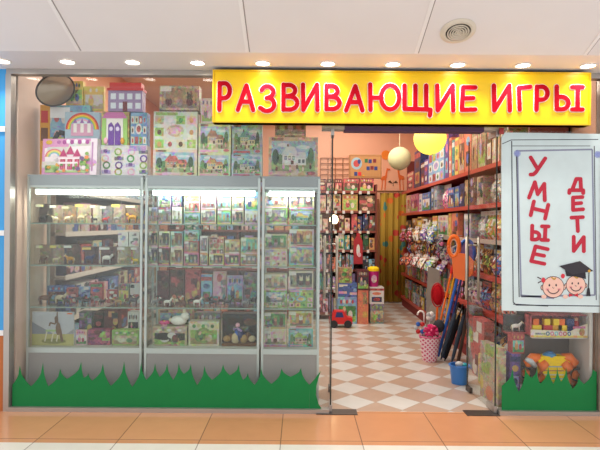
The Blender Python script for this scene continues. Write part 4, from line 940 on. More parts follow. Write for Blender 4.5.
for i in range(n):
    fs.append((i, i+1, N+i+1, N+i)); fs.append((2*N+i+1, 2*N+i, 3*N+i, 3*N+i+1)); fs.append((i+1, i, 2*N+i, 2*N+i+1)); fs.append((N+i, N+i+1, 3*N+i+1, 3*N+i))
b.add(vs, fs, 'gold'); b.build('cloth', cm, cur, smooth=True)
b = MB(); b.tube([(P(358, 0, YCU)[0]-(cx0+cx1)/2, 0, cz1+.03), ((cx1-cx0)/2+.05, 0, cz1+.03)], .02, hx('8c6a50'), 8); b.build('curtain_rail', METAL, cur)
b = MB(); bx0 = P(376, 225, 11.15)[0]; b.box(-.5, cx0-.01, 11.12, 11.198, .0, cz1-.12, hx('8a5228')); struct(b.build('door_5', PAINT))
# paper lanterns
def lantern(label, px, py, r, Y, m):
    x, z = P(px, py, Y)
    t = empty('paper_lantern', label, 'lamp', (x, Y, z))
    prof = []
    for k in range(37):
        a = -PI/2+.16+(PI-.32)*k/36; q = r*(1-.018*(k % 2)); prof.append((q*math.cos(a), q*math.sin(a)))
    b = MB(); b.lathe(prof, 'white', 28, caps=False); b.build('paper_shade', m, t, smooth=True)
    for s in (-1, 1):
        b = MB(); b.lathe([(r*.15, s*r*.98), (r*.18, s*r*.99), (r*.15, s*r*1.0)], 'silver', 20, caps=False); b.build('wire_ring', METAL, t)
    b = MB(); b.tube([(0, 0, r*.95), (0, 0, 4.0-z)], .006, 'cream', 6); b.build('cord', PLASTIC, t)
    return t
lg, ln, ll, lb = new_mat('lit_paper'); lb.inputs['Base Color'].default_value = (*hx('f6e878'), 1); lb.inputs['Emission Color'].default_value = (*hx('fff05c'), 1); lb.inputs['Emission Strength'].default_value = .95
pgm, _, _, pb = new_mat('plain_paper'); pb.inputs['Base Color'].default_value = (*hx('cfcea0'), 1); pb.inputs['Roughness'].default_value = .9
rL = 16.2*6.5/F
lantern('large lit yellow paper lantern hanging inside the shop entrance', 430, 138.5, rL, 6.5, lg)
lantern('pale unlit paper lantern hanging in front of the back wall', 399.5, 158.5, 11.6*9/F, 9.0, pgm)
# glowing bulb added for a warm bright spot among the rear shelves
x, z = P(334, 219, YB+.04)
t = empty('bright_spot_bulb', 'small glowing bulb added for a warm bright spot on the third rear shelf', 'lamp', (x, YB+.07, BZ[2]+.0015))
b = MB(); b.lathe([(.05, 0), (.05, .015), (.012, .03), (.012, .10), (.04, .12)], 'silver', 16); b.build('base', METAL, t)
wm = emit_mat('warm_bulb', (1, .78, .42), 7)
b = MB(); b.ball((0, 0, .19), (.075, .06, .085), 'white', 14, 10); b.build('bulb', wm, t, smooth=True)
# ---------------------------------------------------------------- stack of boxes on the floor in front of the rear shelves
YS2 = 8.62
def floorbox(label, a, e, yt, yb, Y, d, st, cs, z=0.0, name='toy_box'):
    x, _, w, h = at_px(a, e, yt, yb, Y)
    if z == 0.0: h = P(a, yt, Y)[1]
    t = toybox(name, label, x, Y, z+.001, w, d, h, st, cs, parts=True); return z+.001+h
za = floorbox('large green and blue boxed playset on the floor by the glass door', 337.5, 357, 297, 322, YS2, .3, 'title', ('skyblue', 'green', 'red', 'white'))
zb_ = floorbox('blue and pink boxed playset stacked on the green playset', 338, 357, 283.5, 297, YS2, .3, 'mixed', ('blue', 'skyblue', 'palepink', 'white'), za)
floorbox('brown and lime box on top of the blue playset', 338.5, 352, 268, 283, YS2+.02, .25, 'mixed', ('tan', 'lime', 'green', 'brown'), zb_)
za = floorbox('orange and white tall box beside the green playset', 357.5, 368.5, 290, 322.5, YS2-.02, .28, 'mixed', ('orange', 'tan', 'gold', 'white'))
floorbox('dark maroon box on top of the orange tall box', 357.3, 369, 270.5, 290, YS2-.03, .3, 'title', ('maroon', 'charcoal', 'grey', 'beige'), za)
za = floorbox('grey and lime low box on the floor beside the curtain', 370, 384, 304, 320.5, YS2+.03, .28, 'title', ('grey', 'beige', 'lime', 'grey'))
x, _, w, h = at_px(370, 384, 288, 304, YS2+.03)
zq = floorbox('white and blue box with colourful head print by the curtain', 369.5, 384, 287.5, 304, YS2+.03, .26, 'spine', ('white', 'red', 'orange', 'navy'), za)
x, _, w, h = at_px(368.5, 380, 268, 288, YS2+.05)
t = empty('magenta_bin', 'magenta toy bin with yellow lid on the white and blue box', 'bin', (x, YS2+.16, zq+.001))
b = MB(); b.lathe([(w*.42, 0), (w*.5, h*.78), (w*.46, h*.78)], hx('c0257a'), 20); b.build('bin', PLASTIC, t, smooth=False)
b = MB(); b.lathe([(w*.53, h*.78), (w*.53, h*.92), (w*.3, h)], 'yellow', 20); b.build('lid', PLASTIC, t)
b = MB(); b.ell(0, h*.4, w*.25, h*.2, -w*.49, hx('e9b3d0')); b.build('sticker', PRINT, t)
# red toy car
x, _ = P(340.5, 322, 8.35)
t = empty('toy_car', 'red plastic toy car on the floor beside the glass door', 'toy car', (x, 8.35, 0))
b = MB(); b.prism([(-.18, .06), (.18, .06), (.18, .15), (.10, .17), (.05, .26), (-.1, .26), (-.15, .16), (-.18, .15)], -.09, .09, hx('d02020')); b.build('body', PLASTIC, t)
b = MB(); b.prism([(-.09, .165), (.045, .165), (.02, .245), (-.07, .245)], -.092, .092, 'navy'); b.build('window', PLASTIC, t)
for sx_ in (-.11, .11):
    for sy_ in (-.085, .085):
        b = MB(); b.tube([(sx_, sy_-.018, .06), (sx_, sy_+.018, .06)], .06, 'black', 14); b.build('wheel', PLASTIC, t)
# ---------------------------------------------------------------- long shelving along the right-hand wall
XS, XW, SY0, SY1 = 2.05, 2.53, 4.98, 10.7
PLANK = hx('a53a30')
ru = empty('shelving_unit', 'long dark red shelving along the wall behind the poster', 'shelving', (XS, SY0, 0))
RZ = [2.27, 1.845, 1.455, 1.06, .66, .20]
for k, z in enumerate(RZ):
    b = MB(); b.box(0, XW-XS, 0, SY1-SY0, z-.028, z, PLANK); s = b.build('shelf', PAINT, ru)
    b = MB(); b.box(-.006, -.001, .01, SY1-SY0-.01, z-.045, z+.004, hx('b5473c') if k != 2 else hx('b8a89c')); b.build('price_rail', PLASTIC, s)
for y in (0, 1.9, 3.8, 5.69):
    b = MB(); b.box(.10, XW-XS, y, y+.03, 0, 2.9, hx('6e281f')); b.build('upright', PAINT, ru)
b = MB(); b.box(XW-XS-.015, XW-XS, 0, SY1-SY0, .05, 2.9, hx('8a5a40')); b.build('back_panel', PAINT, ru)
b = MB(); b.box(.02, .05, 0, SY1-SY0, 0, .17, hx('7e1e20')); b.build('plinth', PAINT, ru)
UPR = [SY0+y+.015 for y in (0, 1.9, 3.8, 5.69)]
RN = ['top', 'second', 'third', 'fourth', 'fifth', 'lowest']
def clash(y0, y1): return any(y0-.05 < u < y1+.05 for u in UPR)
def shelfbox(k, y0, y1, h, st, cs, lab, d=.16, dx=.02, grp=None, name='toy_box', rr=None, parts=None):
    if dx+d > .09 and clash(y0, y1): d = .07; 
    return toybox(name, lab, XS+dx, (y0+y1)/2, RZ[k]+.0005, (y1-y0)*.97, d, h, st, cs, rz=-PI/2, group=grp, r=rr, parts=parts)
def Ypx(px): return F*(XS+.02)/(px-300)
top = [(407, 413, .34, 'spine', ('red', 'peach', 'cream', 'maroon')), (414, 420, .66, 'spine', ('navy', 'red', 'maroon', 'gold')), (420.5, 424, .4, 'spine', ('maroon', 'cream', 'navy', 'red')), (424, 427.5, .42, 'spine', ('purple', 'white', 'red', 'maroon')),
       (428, 444, .50, 'collage', ('skyblue', 'white', 'lilac', 'red', 'lime')), (444.5, 448, .70, 'spine', ('purple', 'red', 'pink', 'skyblue')), (448.5, 451, .55, 'spine', ('orange', 'red', 'yellow', 'white')), (451.5, 454, .5, 'spine', ('teal', 'white', 'teal', 'blue')), (454.3, 458, .5, 'spine', ('yellow', 'orange', 'lime', 'red')),
       (458.5, 464, .60, 'title', ('orange', 'brown', 'maroon', 'gold')), (464.5, 470.5, .62, 'spine', ('orange', 'blue', 'skyblue', 'brown')), (471, 477, .60, 'title', ('tan', 'beige', 'brown', 'gold')), (477.5, 485, .62, 'title', ('beige', 'tan', 'lilac', 'brown')),
       (486, 491, .58, 'spine', ('brown', 'peach', 'orange', 'white')), (491.5, 499, .56, 'title', ('peach', 'tan', 'white', 'orange')), (500, 508, .5, 'mixed', ('tan', 'brown', 'red', 'white'))]
N = len(top)
for i, (a, e, h, st, cs) in enumerate(top):
    shelfbox(0, Ypx(e), Ypx(a), h, st, cs, 'tall %s and %s box, %s from the curtain on the top red shelf' % (cn(cs[0]), cn(cs[1]), ORD[i]), d=.22, grp='boxes along the top red shelf')
sec = [(406, 410, .34, 'mixed', ('peach', 'tan', 'red', 'cream')), (410.5, 418, .33, 'title', ('pink', 'magenta', 'palepink', 'red')), (419, 421.5, .3, 'spine', ('white', 'palepink', 'blue', 'red')), (422, 430, .30, 'title', ('blue', 'white', 'skyblue', 'tan')), (431, 433.5, .36, 'spine', ('grey', 'skyblue', 'white', 'navy')), (434, 437, .37, 'spine', ('silver', 'grey', 'skyblue', 'blue')),
       (447.5, 454, .28, 'title', ('blue', 'navy', 'orange', 'white')), (454.5, 459, .28, 'title', ('blue', 'skyblue', 'lime', 'gold')), (459.5, 464, .30, 'mixed', ('navy', 'lilac', 'brown', 'cream')), (464.5, 469.5, .33, 'mixed', ('tan', 'beige', 'lilac', 'brown')), (470, 476, .34, 'mixed', ('brown', 'navy', 'lilac', 'beige')), (476.5, 483, .33, 'mixed', ('beige', 'darkgreen', 'tan', 'purple'))]
for i, (a, e, h, st, cs) in enumerate(sec):
    shelfbox(1, Ypx(e), Ypx(a), h, st, cs, '%s and %s box, %s from the curtain on the second red shelf' % (cn(cs[0]), cn(cs[1]), ORD[i]), d=.2, grp='boxes along the second red shelf')
thr = [(406, 411, .25, 'mixed', ('charcoal', 'white', 'navy', 'gold')), (412, 417, .28, 'mixed', ('gold', 'charcoal', 'brown', 'white')), (417.5, 421.5, .3, 'spine', ('yellow', 'brown', 'white', 'red')), (422, 427, .26, 'mixed', ('white', 'gold', 'brown', 'charcoal')), (427.5, 432, .28, 'mixed', ('brown', 'gold', 'white', 'lime')), (432.5, 437, .3, 'spine', ('yellow', 'orange', 'brown', 'white')),
       (438, 448, .30, 'title', ('cream', 'silver', 'palepink', 'red')), (448.5, 451, .32, 'spine', ('yellow', 'gold', 'orange', 'yellow')), (451.5, 458, .32, 'mixed', ('orange', 'blue', 'red', 'brown')), (464, 471, .3, 'spine', ('silver', 'white', 'grey', 'lilac'))]
for i, (a, e, h, st, cs) in enumerate(thr):
    shelfbox(2, Ypx(e), Ypx(a), h, st, cs, '%s and %s box, %s from the curtain on the third red shelf' % (cn(cs[0]), cn(cs[1]), ORD[i]), d=.2, grp='boxes along the third red shelf')
# soft bags of toys
def bag(label, x, y, z, w, h, d, cs, seed, rz=-PI/2, lean=0, card='white', group=None, squash=.0):
    r = random.Random(seed); t = empty('hanging_bag' if lean else 'toy_bag', label, 'bagged toy', (x, y, z), rot=(lean, 0, rz), group=group)
    b = MB(); n, m = 11, 11; grid = {}
    hb = h*.86
    for s in (0, 1):
        for j in range(m+1):
            for i in range(n+1):
                u, v = i/n, j/m; bul = (math.sin(PI*u)*math.sin(PI*min(1, v*1.05)+.12))**.6 if 0 < u < 1 and v < .96 else 0
                yy = (d/2)*max(0, bul)*(1 if s else -1)*(1+.25*r.uniform(-1, 1)); 
                grid[s, j, i] = ((u-.5)*w*(1-.12*math.sin(PI*v)*squash)+r.uniform(-.004, .004), yy+d/2, v*hb)
    for s in (0, 1):
        for j in range(m):
            for i in range(n):
                q = [grid[s, j, i], grid[s, j, i+1], grid[s, j+1, i+1], grid[s, j+1, i]]
                b.face(q if s == 0 else q[::-1], cs[int((math.sin(i*1.3+seed)+math.cos(j*.9+seed*.7)+2+r.random()*.8)*len(cs)/5) % len(cs)])
    b.build('pouch', SLEEVE, t, smooth=False)
    b = MB(); b.box(-w/2, w/2, d/2-.004, d/2+.004, hb-.005, h, card); b.ell(0, (hb+h)/2, w*.25, (h-hb)*.28, d/2-.0046, cs[0]); b.build('header_card', PRINT, t)
    return t
BP = [['red', 'maroon', 'white', 'gold', 'charcoal'], ['navy', 'skyblue', 'blue', 'red', 'black'], ['pink', 'brown', 'lilac', 'maroon'], ['darkgreen', 'lime', 'brown', 'gold', 'charcoal'], ['brown', 'tan', 'gold', 'cream'], ['grey', 'white', 'silver', 'navy'], ['yellow', 'red', 'blue', 'white'], ['teal', 'white', 'orange', 'charcoal'], ['purple', 'palepink', 'white', 'red'], ['maroon', 'charcoal', 'gold', 'white']]
def bagline(k, ys, lab, w, h, seed, d=.12, dx=.03, skip=()):
    for i, y in enumerate(ys):
        cs = BP[(i*3+seed) % len(BP)]
        if i in skip: continue
        bag('%s and %s bagged toy, %s from the curtain on the %s' % (cn(cs[0]), cn(cs[1]), ORD[i], lab), XS+dx, y, RZ[k]+.0005, w*(.9+.2*((i*7+seed) % 5)/5), h*(.85+.15*((i*5+seed) % 4)/3), d if not clash(y-w/2, y+w/2) else .05, cs, seed*100+i, group='bagged toys on the %s' % lab, card=['white', 'red', 'yellow', 'skyblue'][(i+seed) % 4])
ys1 = [Ypx(441), Ypx(445), 5.42, 5.68, 5.15]
bag('white and pink plush filled bag on the second red shelf', XS+.03, Ypx(442.5), RZ[1]+.0005, .34, .36, .13, ['white', 'white', 'pink', 'palepink', 'teal'], 5, group='bagged toys')
for i, y in enumerate((5.74, 5.48, 5.2)):
    bag('large white and beige clear bag, %s from the poster on the second red shelf' % ORD[2-i], XS+.02, y, RZ[1]+.0005, .235, .33, .16 if not clash(y-.13, y+.13) else .05, ['white', 'cream', 'silver', 'tan', 'white'], 60+i)
for i, y in enumerate((6.15, 5.9, 5.64, 5.38, 5.12)):
    cs = [['white', 'silver', 'grey'], ['cream', 'gold', 'lime', 'white'], ['gold', 'orange', 'cream', 'yellow'], ['yellow', 'white', 'red', 'gold'], ['white', 'palepink', 'silver']][i]
    bag('%s and %s bag, %s from the poster on the third red shelf' % (cs[0], cs[1], ORD[4-i]), XS+.03, y, RZ[2]+.0005, .23, .32, .12 if not clash(y-.12, y+.12) else .05, cs, 70+i)
bagline(3, [10.2-.30*k for k in range(17)], 'fourth red shelf', .27, .34, 1)
bagline(4, [6.95-.30*k for k in range(7)], 'fifth red shelf', .27, .34, 2); bagline(5, [7.0-.31*k for k in range(7)], 'lowest red shelf', .27, .38, 4)
rr = random.Random(3)
PKC = ['red', 'orange', 'skyblue', 'lime', 'yellow', 'pink', 'charcoal', 'white', 'teal', 'brown', 'silver', 'maroon', 'blue', 'cream', 'green']
for row, (zk, hh) in enumerate(((.2, .17), (.40, .17), (.66, .17), (.86, .16))):
    for i in range(18):
        y = 10.3-.172*i
        if clash(y-.07, y+.07) and 0: continue
        cs = rr.sample(PKC, 4); z = zk+.0005+(0 if row in (0, 2) else .004)
        nm = ['lowest pack row', 'second pack row', 'third pack row', 'upper pack row'][row]
        o = toybox('toy_pack', 'small %s and %s pack, %s from the curtain in the %s' % (cn(cs[0]), cn(cs[1]), ORD[i], nm), XS+.02+.012*(i % 2), y, z, .145+.02*rr.random(), .05, hh*(.85+.15*rr.random()) if row in (1, 3) else (.196 if row == 0 else .196), 'mixed', cs, rz=-PI/2, parts=False, group='small packs on the lower red shelves')
# bags hanging out in front of the fourth shelf from short hooks
hooks = []
HC = ['pink', 'red', 'brown', 'white', 'skyblue', 'purple', 'palepink', 'orange', 'lilac']
for i, (px, py) in enumerate([(405, 232), (408, 235), (411.5, 231), (415, 234), (419, 230), (423, 226), (426.5, 229), (430, 225), (433.5, 231), (436, 238)]): hooks.append((px, py, ['pink', 'red', 'pink', 'brown', 'orange', 'white', 'lilac', 'white', 'skyblue', 'purple'][i], 0))
for i, (px, py) in enumerate([(403.5, 254), (406, 256), (409, 254), (412, 256), (415.5, 254), (419, 257), (422.5, 255), (426, 258), (430, 257), (434, 261)]): hooks.append((px, py, ['red', 'skyblue', 'red', 'brown', 'palepink', 'pink', 'orange', 'palepink', 'white', 'lilac', 'purple'][i], 1))
HB = {'pink': ['pink', 'maroon', 'red', 'palepink', 'brown'], 'red': ['red', 'maroon', 'orange', 'charcoal', 'white'], 'brown': ['brown', 'tan', 'maroon', 'gold'], 'white': ['white', 'lime', 'skyblue', 'silver'], 'skyblue': ['skyblue', 'white', 'blue', 'lime'], 'purple': ['purple', 'grey', 'charcoal', 'pink'],
      'palepink': ['palepink', 'brown', 'white', 'red'], 'orange': ['orange', 'cream', 'white', 'brown'], 'lilac': ['lilac', 'purple', 'white', 'skyblue']}
hi = [0, 0]
for i, (px, py, c, sd) in enumerate(hooks):
    X = XS-.17; Y = F*X/(px-300); z = P(px, py, Y)[1]-.17; hi[sd] += 1
    t = bag('%s crinkly bag on a hook, %s from the curtain in the %s hooked row' % (cn(c), ORD[hi[sd]-1], ['upper', 'lower'][sd]), X-.10+.10*(i % 2), Y, z, .25, .23, .10, HB[c], 200+i, lean=[-.1, -.55][sd], group='bags on hooks in front of the red shelves')
    b = MB(); b.tube([(0, .05, .225), (0, .14, .225)] if not sd else [(0, .05, .215), (0, .05, .255)], .005, 'silver', 6); b.build('hook', METAL, t)
# big hanging toys near the door
def at(px, py, X): Y = F*X/(px-300); return Y, P(px, py, Y)[1]
def ring(b, cx, cz, rx, rz, r, c, y=0, n=26): b.tube([(cx+rx*math.cos(2*PI*k/n), y, cz+rz*math.sin(2*PI*k/n)) for k in range(n+1)], r, c, 8)
Y, z = at(456, 275, 1.76)
k_ = Y/F
t = empty('swim_float', 'orange toy paddle with oval hole hanging before the red shelves', 'toy', (1.76, Y, z), rz=-.5)
b = MB(); b.prism([(-.02, -.03), (.10, -.06), (.19, .02), (.20, .16), (.13, .24), (.04, .25), (-.04, .2)], -.02, .02, 'orange'); ring(b, -.02, .32, .058, .115, .024, 'orange'); b.build('body', PLASTIC, t, smooth=False)
b = MB(); ring(b, -.02, .32, .036, .085, .006, 'peach', y=-.01); b.tube([(-.05, -.012, .3), (.05, -.012, .36)], .005, 'silver'); b.build('mesh_insert', PLASTIC, t)
b = MB(); b.tube([(0, .02, .44), (0, .32, .44)], .005, 'silver', 6); b.build('hook', METAL, t)
Y2, z2 = at(465, 263, 1.90)
t = empty('hanging_racket', 'purple toy racket with blue rim hanging behind the orange paddle', 'toy racket', (1.90, Y2, z2), rz=-.3)
b = MB(); ring(b, .02, .12, .085, .14, .022, 'blue'); b.build('rim', PLASTIC, t)
b = MB(); b.prism([(.02+.075*math.cos(q*PI/10), .12+.125*math.sin(q*PI/10)) for q in range(20)], -.008, .008, hx('7f68a8')); b.build('face', PLASTIC, t)
b = MB(); b.tube([(.02, 0, -.02), (.02, 0, -.2)], .018, 'navy', 8); b.build('handle', PLASTIC, t)
b = MB(); b.tube([(.02, 0, .28), (.0, .12, .28)], .005, 'silver', 6); b.build('hook', METAL, t)
Y3, z3_ = at(434.5, 316, 1.80)
t = empty('display_stand', 'grey card display stand with a rounded bulge before the red shelves', 'display stand', (1.80, Y3, 0.0), rz=-.35)
zt3 = P(434, 268, Y3)[1]
b = MB(); b.prism([(-.10, .02), (.10, .02), (.10, .3), (.13, .42), (.08, .55), (.09, .75), (.07, zt3-.03), (-.08, zt3+.02), (-.10, .6)], -.01, .01, hx('8e8880')); b.build('panel', MATTE, t)
b = MB(); b.box(-.12, .12, -.08, .08, 0, .02, hx('6e6862')); b.build('foot', PLASTIC, t)
b = MB(); b.ell(.0, .45, .07, .11, -.0108, hx('9c968c')); b.build('printed_oval', MATTE, t)
Y4, z4 = at(438, 307, 1.74)
t = empty('landing_net', 'round red toy net with orange handle before the grey stand', 'toy net', (1.74, Y4, z4), rz=-.4)
b = MB(); ring(b, 0, .15, .075, .15, .009, hx('a8141e')); b.build('hoop', PLASTIC, t)
b = MB(); b.ball((0, .04, .15), (.075, .055, .135), hx('b01a24'), 14, 10); b.build('net_bag', FABRIC, t, smooth=True)
b = MB(); b.tube([(0, 0, .0), (-.02, 0, -z4+.0)], .014, 'orange', 8); b.build('handle', PLASTIC, t)
# sticks, swords and umbrellas standing in a rack by the basket
sticks = [((452, 270), (441, 322), 'orange', .012, 'orange stick'), ((456, 268), (446, 322), 'gold', .012, 'gold stick'), ((459, 272), (447, 324), 'blue', .018, 'blue toy sword'), ((462, 275), (452, 325), 'navy', .014, 'navy toy sword'),
          ((459, 302), (450, 334), hx('3a4350'), .036, 'dark grey umbrella'), ((463, 304), (453, 338), 'black', .032, 'black umbrella'), ((467, 304), (457, 345), hx('39424e'), .030, 'slim grey umbrella'), ((469, 306), (461, 350), 'darkbrown', .02, 'dark brown toy bow')]
for i, (pt, pb, c, r0, nm) in enumerate(sticks):
    X = 1.72+.015*i
    Yb = 6.50-.065*i; Xb, zb0 = P(pb[0], pb[1], Yb); Yt = Yb+.08; Xt, zt0 = P(pt[0], pt[1], Yt); f_ = (zt0-.03)/(zt0-zb0); Xb, zb0 = Xt+(Xb-Xt)*f_, .03
    t = empty('umbrella' if 'umbrella' in nm else 'toy_stick', '%s leaning beside the pink basket, %s of the bundle' % (nm, ORD[i]), 'umbrella' if 'umbrella' in nm else 'toy stick', (Xb, Yb, zb0))
    d = (Xt-Xb, Yt-Yb, zt0-zb0)
    if 'umbrella' in nm:
        b = MB(); b.tube([tuple(q*f for q in d) for f in (.0, .08, .6, .8)], [.006, r0*.6, r0, r0*.5], c, 10); b.build('folded_canopy', FABRIC, t)
        b = MB(); b.tube([tuple(q*f for q in d) for f in (.8, 1.0)], .010, 'black', 8); b.build('handle', PLASTIC, t)
    else:
        b = MB(); b.tube([(0, 0, 0), d], r0, c, 8); b.build('shaft', PLASTIC, t)
        b = MB(); b.tube([tuple(q*.96 for q in d), tuple(q*1.04 for q in d)], r0*1.6, 'red' if c != 'red' else 'gold', 8); b.build('tip', PLASTIC, t)
# pink checked basket with toys
Yk = F*H/(362-225); Xk = P(432, 362, Yk)[0]; k_ = Yk/F
t = empty('basket', 'pink and white checked tall basket on the shop floor', 'basket', (Xk, Yk+.11, 0))
bm, n_, l_, bs = new_mat('checked_weave')
tc = n_.new('ShaderNodeTexCoord'); wv = []
for ang in (.75, -.75):
    w_ = n_.new('ShaderNodeTexWave'); w_.inputs['Scale'].default_value = 9; w_.inputs['Distortion'].default_value = 0; mp = n_.new('ShaderNodeMapping'); mp.inputs['Rotation'].default_value = (0, ang, 0)
    l_.new(tc.outputs['Object'], mp.inputs['Vector']); l_.new(mp.outputs[0], w_.inputs['Vector']); g_ = n_.new('ShaderNodeMath'); g_.operation = 'GREATER_THAN'; g_.inputs[1].default_value = .62; l_.new(w_.outputs['Fac'], g_.inputs[0]); wv.append(g_.outputs[0])
mxm = n_.new('ShaderNodeMath'); mxm.operation = 'MAXIMUM'; l_.new(wv[0], mxm.inputs[0]); l_.new(wv[1], mxm.inputs[1])
mx = n_.new('ShaderNodeMix'); mx.data_type = 'RGBA'; mx.inputs['A'].default_value = (*hx('c9527a'), 1); mx.inputs['B'].default_value = (*hx('ecd2da'), 1); l_.new(mxm.outputs[0], mx.inputs['Factor']); l_.new(mx.outputs['Result'], bs.inputs['Base Color']); bs.inputs['Roughness'].default_value = .6
hB = P(432, 338, Yk)[1]
b = MB(); b.lathe([(.085, 0), (.100, hB*.4), (.126, hB), (.118, hB), (.095, hB*.4), (.08, .015)], 'pink', 28); b.build('woven_wall', bm, t, smooth=False)
b = MB(); b.tube([(.122*math.cos(2*PI*q/24), .122*math.sin(2*PI*q/24), hB) for q in range(25)], .009, hx('d96a90'), 8); b.build('rim', PLASTIC, t)
def inbask(name, label, cat, parts, dx=0, dy=0, dz=0):
    o = empty(name, label, cat, (Xk+dx, Yk+.11+dy, hB+dz)); 
    for nm, fn, m in parts: b = MB(); fn(b); b.build(nm, m, o, smooth=True)
def pom(b):
    rr = random.Random(2)
    for q in range(44):
        a, e = rr.uniform(0, 2*PI), rr.uniform(-.6, 1.5); L = .09; d = Vector((math.cos(a)*math.cos(e), math.sin(a)*math.cos(e), math.sin(e))); b.tube([d*.02, d*L], [.007, .011], hx('d83a72') if q % 3 else hx('f07aa0'), 5)
    b.ball((0, 0, 0), .055, hx('c82a62'), 10, 8)
inbask('pompom', 'bright pink shaggy pompom sticking out of the checked basket', 'pompom', [('tufts', pom, FABRIC), ('stick', lambda b: b.tube([(0, 0, -.02), (0, 0, -.26)], .008, 'white', 6), PLASTIC)], dy=-.05, dz=.06)
inbask('toy_windmill', 'silver and red toy windmill at the side of the checked basket', 'toy windmill', [('vanes', lambda b: [b.ball((.05*math.cos(q*PI/3), 0, .05*math.sin(q*PI/3)), (.028, .01, .028), ['silver', 'red', 'blue'][q % 3], 8, 6) for q in range(6)], PLASTIC), ('stick', lambda b: b.tube([(0, .012, 0), (.07, .03, -.28)], .006, 'white', 6), PLASTIC)], dx=-.12, dy=-.02, dz=.10)
inbask('toy_cane', 'white hooked toy cane standing in the checked basket', 'toy cane', [('cane', lambda b: b.tube([(0, 0, -.2)]+[(0, 0, .24)]+[(-.04+.04*math.cos(q*PI/8), 0, .24+.05*math.sin(q*PI/8)) for q in range(1, 9)], .011, 'white', 8), PLASTIC)], dx=-.06, dy=.04)
inbask('plush_ball', 'dark shaggy ball beside the pink pompom in the basket', 'toy', [('ball', lambda b: b.ball((0, 0, 0), (.07, .06, .08), 'charcoal', 10, 8), FABRIC), ('stick', lambda b: b.tube([(0, 0, -.05), (-.04, 0, -.26)], .008, 'black', 6), PLASTIC)], dx=.12, dy=.05, dz=.11)
inbask('foil_star', 'silver foil star above the checked basket', 'toy', [('star', lambda b: [b.ball((.03*math.cos(q*2*PI/5), 0, .03*math.sin(q*2*PI/5)), (.03, .015, .03), 'white' if q % 2 else 'silver', 8, 6) for q in range(5)], PLASTIC), ('stick', lambda b: b.tube([(0, .01, 0), (-.05, .0, -.36)], .006, 'silver', 6), PLASTIC)], dx=.03, dy=.09, dz=.22)
# blue bucket
Yk = F*H/(384.5-225); Xk = P(462, 384, Yk)[0]
t = empty('bucket', 'blue plastic toy bucket on the checkered floor by the door', 'bucket', (Xk, Yk+.09, 0))
hB = P(462, 366, Yk)[1]-.02
b = MB(); b.lathe([(.078, 0), (.096, hB), (.108, hB), (.108, hB+.012), (.09, hB+.012), (.072, .012)], hx('3a7cc8'), 28); b.build('pail', PLASTIC, t, smooth=False)
b = MB(); b.tube([(.098*math.cos(PI*q/16), -.02+.05*math.sin(PI*q/16)-.07, hB-.0+.0*q) for q in range(17)], .005, hx('4a7cc8'), 6); b.build('handle', PLASTIC, t)
b = MB(); b.ball((0, 0, hB+.015), (.045, .04, .03), 'silver', 10, 7); tag(b.build('foil_ball', PLASTIC, None, (Xk, Yk+.09, 0), smooth=True), 'crumpled silver ball lying in the blue bucket', 'ball')
b = MB(); b.ball((0, 0, 0), (.035, .03, .02), 'teal', 10, 7); tag(b.build('toy_scoop', PLASTIC, None, (Xk+.05, Yk+.07, hB+.012), smooth=True), 'teal scoop lying in the blue bucket', 'toy')
# floor level toys behind the open door leaf
def fl(label, X, Y, w, d, h, st, cs, rz=-PI/2, z=0.0, lean=0): return toybox('toy_box', label, X, Y, z+.001, w, d, h, st, cs, rz=rz, lean=lean, parts=True)
fl('large yellow and red puzzle box standing on the floor by the door hinge', 1.745, 4.86, .34, .07, .52, 'mixed', ('beige', 'red', 'lime', 'yellow', 'orange', 'lilac'), rz=math.radians(-82))
fl('yellow and orange flat box leaning by the open door leaf', 1.84, 5.27, .34, .08, .30, 'title', ('yellow', 'beige', 'orange', 'lime'))
fl('red boxed tool set on the white puzzle box behind the door', 1.90, 5.62, .36, .1, .62, 'mixed', ('red', 'maroon', 'grey', 'white'))
fl('grey and green tall pack on the floor beside the umbrellas', 1.92, 5.96, .24, .1, .70, 'mixed', ('grey', 'lime', 'white', 'red'))
# ---------------------------------------------------------------- the display behind the poster
def win(a, e, t_, bt, Y, z=None): return at_px(a, e, t_, bt, Y, z)
YD = 4.60
x0_, x1_ = 1.86, 2.54
zsh = P(560, 337.5, YD)[1]
# dark shelf unit that fills the window bay
t = empty('display_shelf', 'low grey window shelf unit holding toys under the poster', 'shelving', ((x0_+x1_)/2, 4.94, 0))
wD = (x1_-x0_)/2
b = MB(); b.box(-wD, wD, -.37, 0, .115, .14, hx('a9a4a0')); b.box(-wD+.02, wD-.02, -.34, -.02, 0, .115, hx('8e8985')); b.build('bottom_deck', PAINT, t)
b = MB(); b.box(P(532, 326, 4.6)[0]-(x0_+x1_)/2, wD-.031, -.35, -.013, zsh-.008, zsh, hx('b5b0ac')); b.build('upper_shelf', PAINT, t)
b = MB(); b.box(-wD+.16, wD-.004, -.012, 0, .14, 1.5, hx('7c7674')); b.build('back_panel', PAINT, t)
b = MB(); b.box(wD-.03, wD-.004, -.36, -.013, .14, 1.5, hx('e6e0da')); b.build('side_panel', PAINT, t)
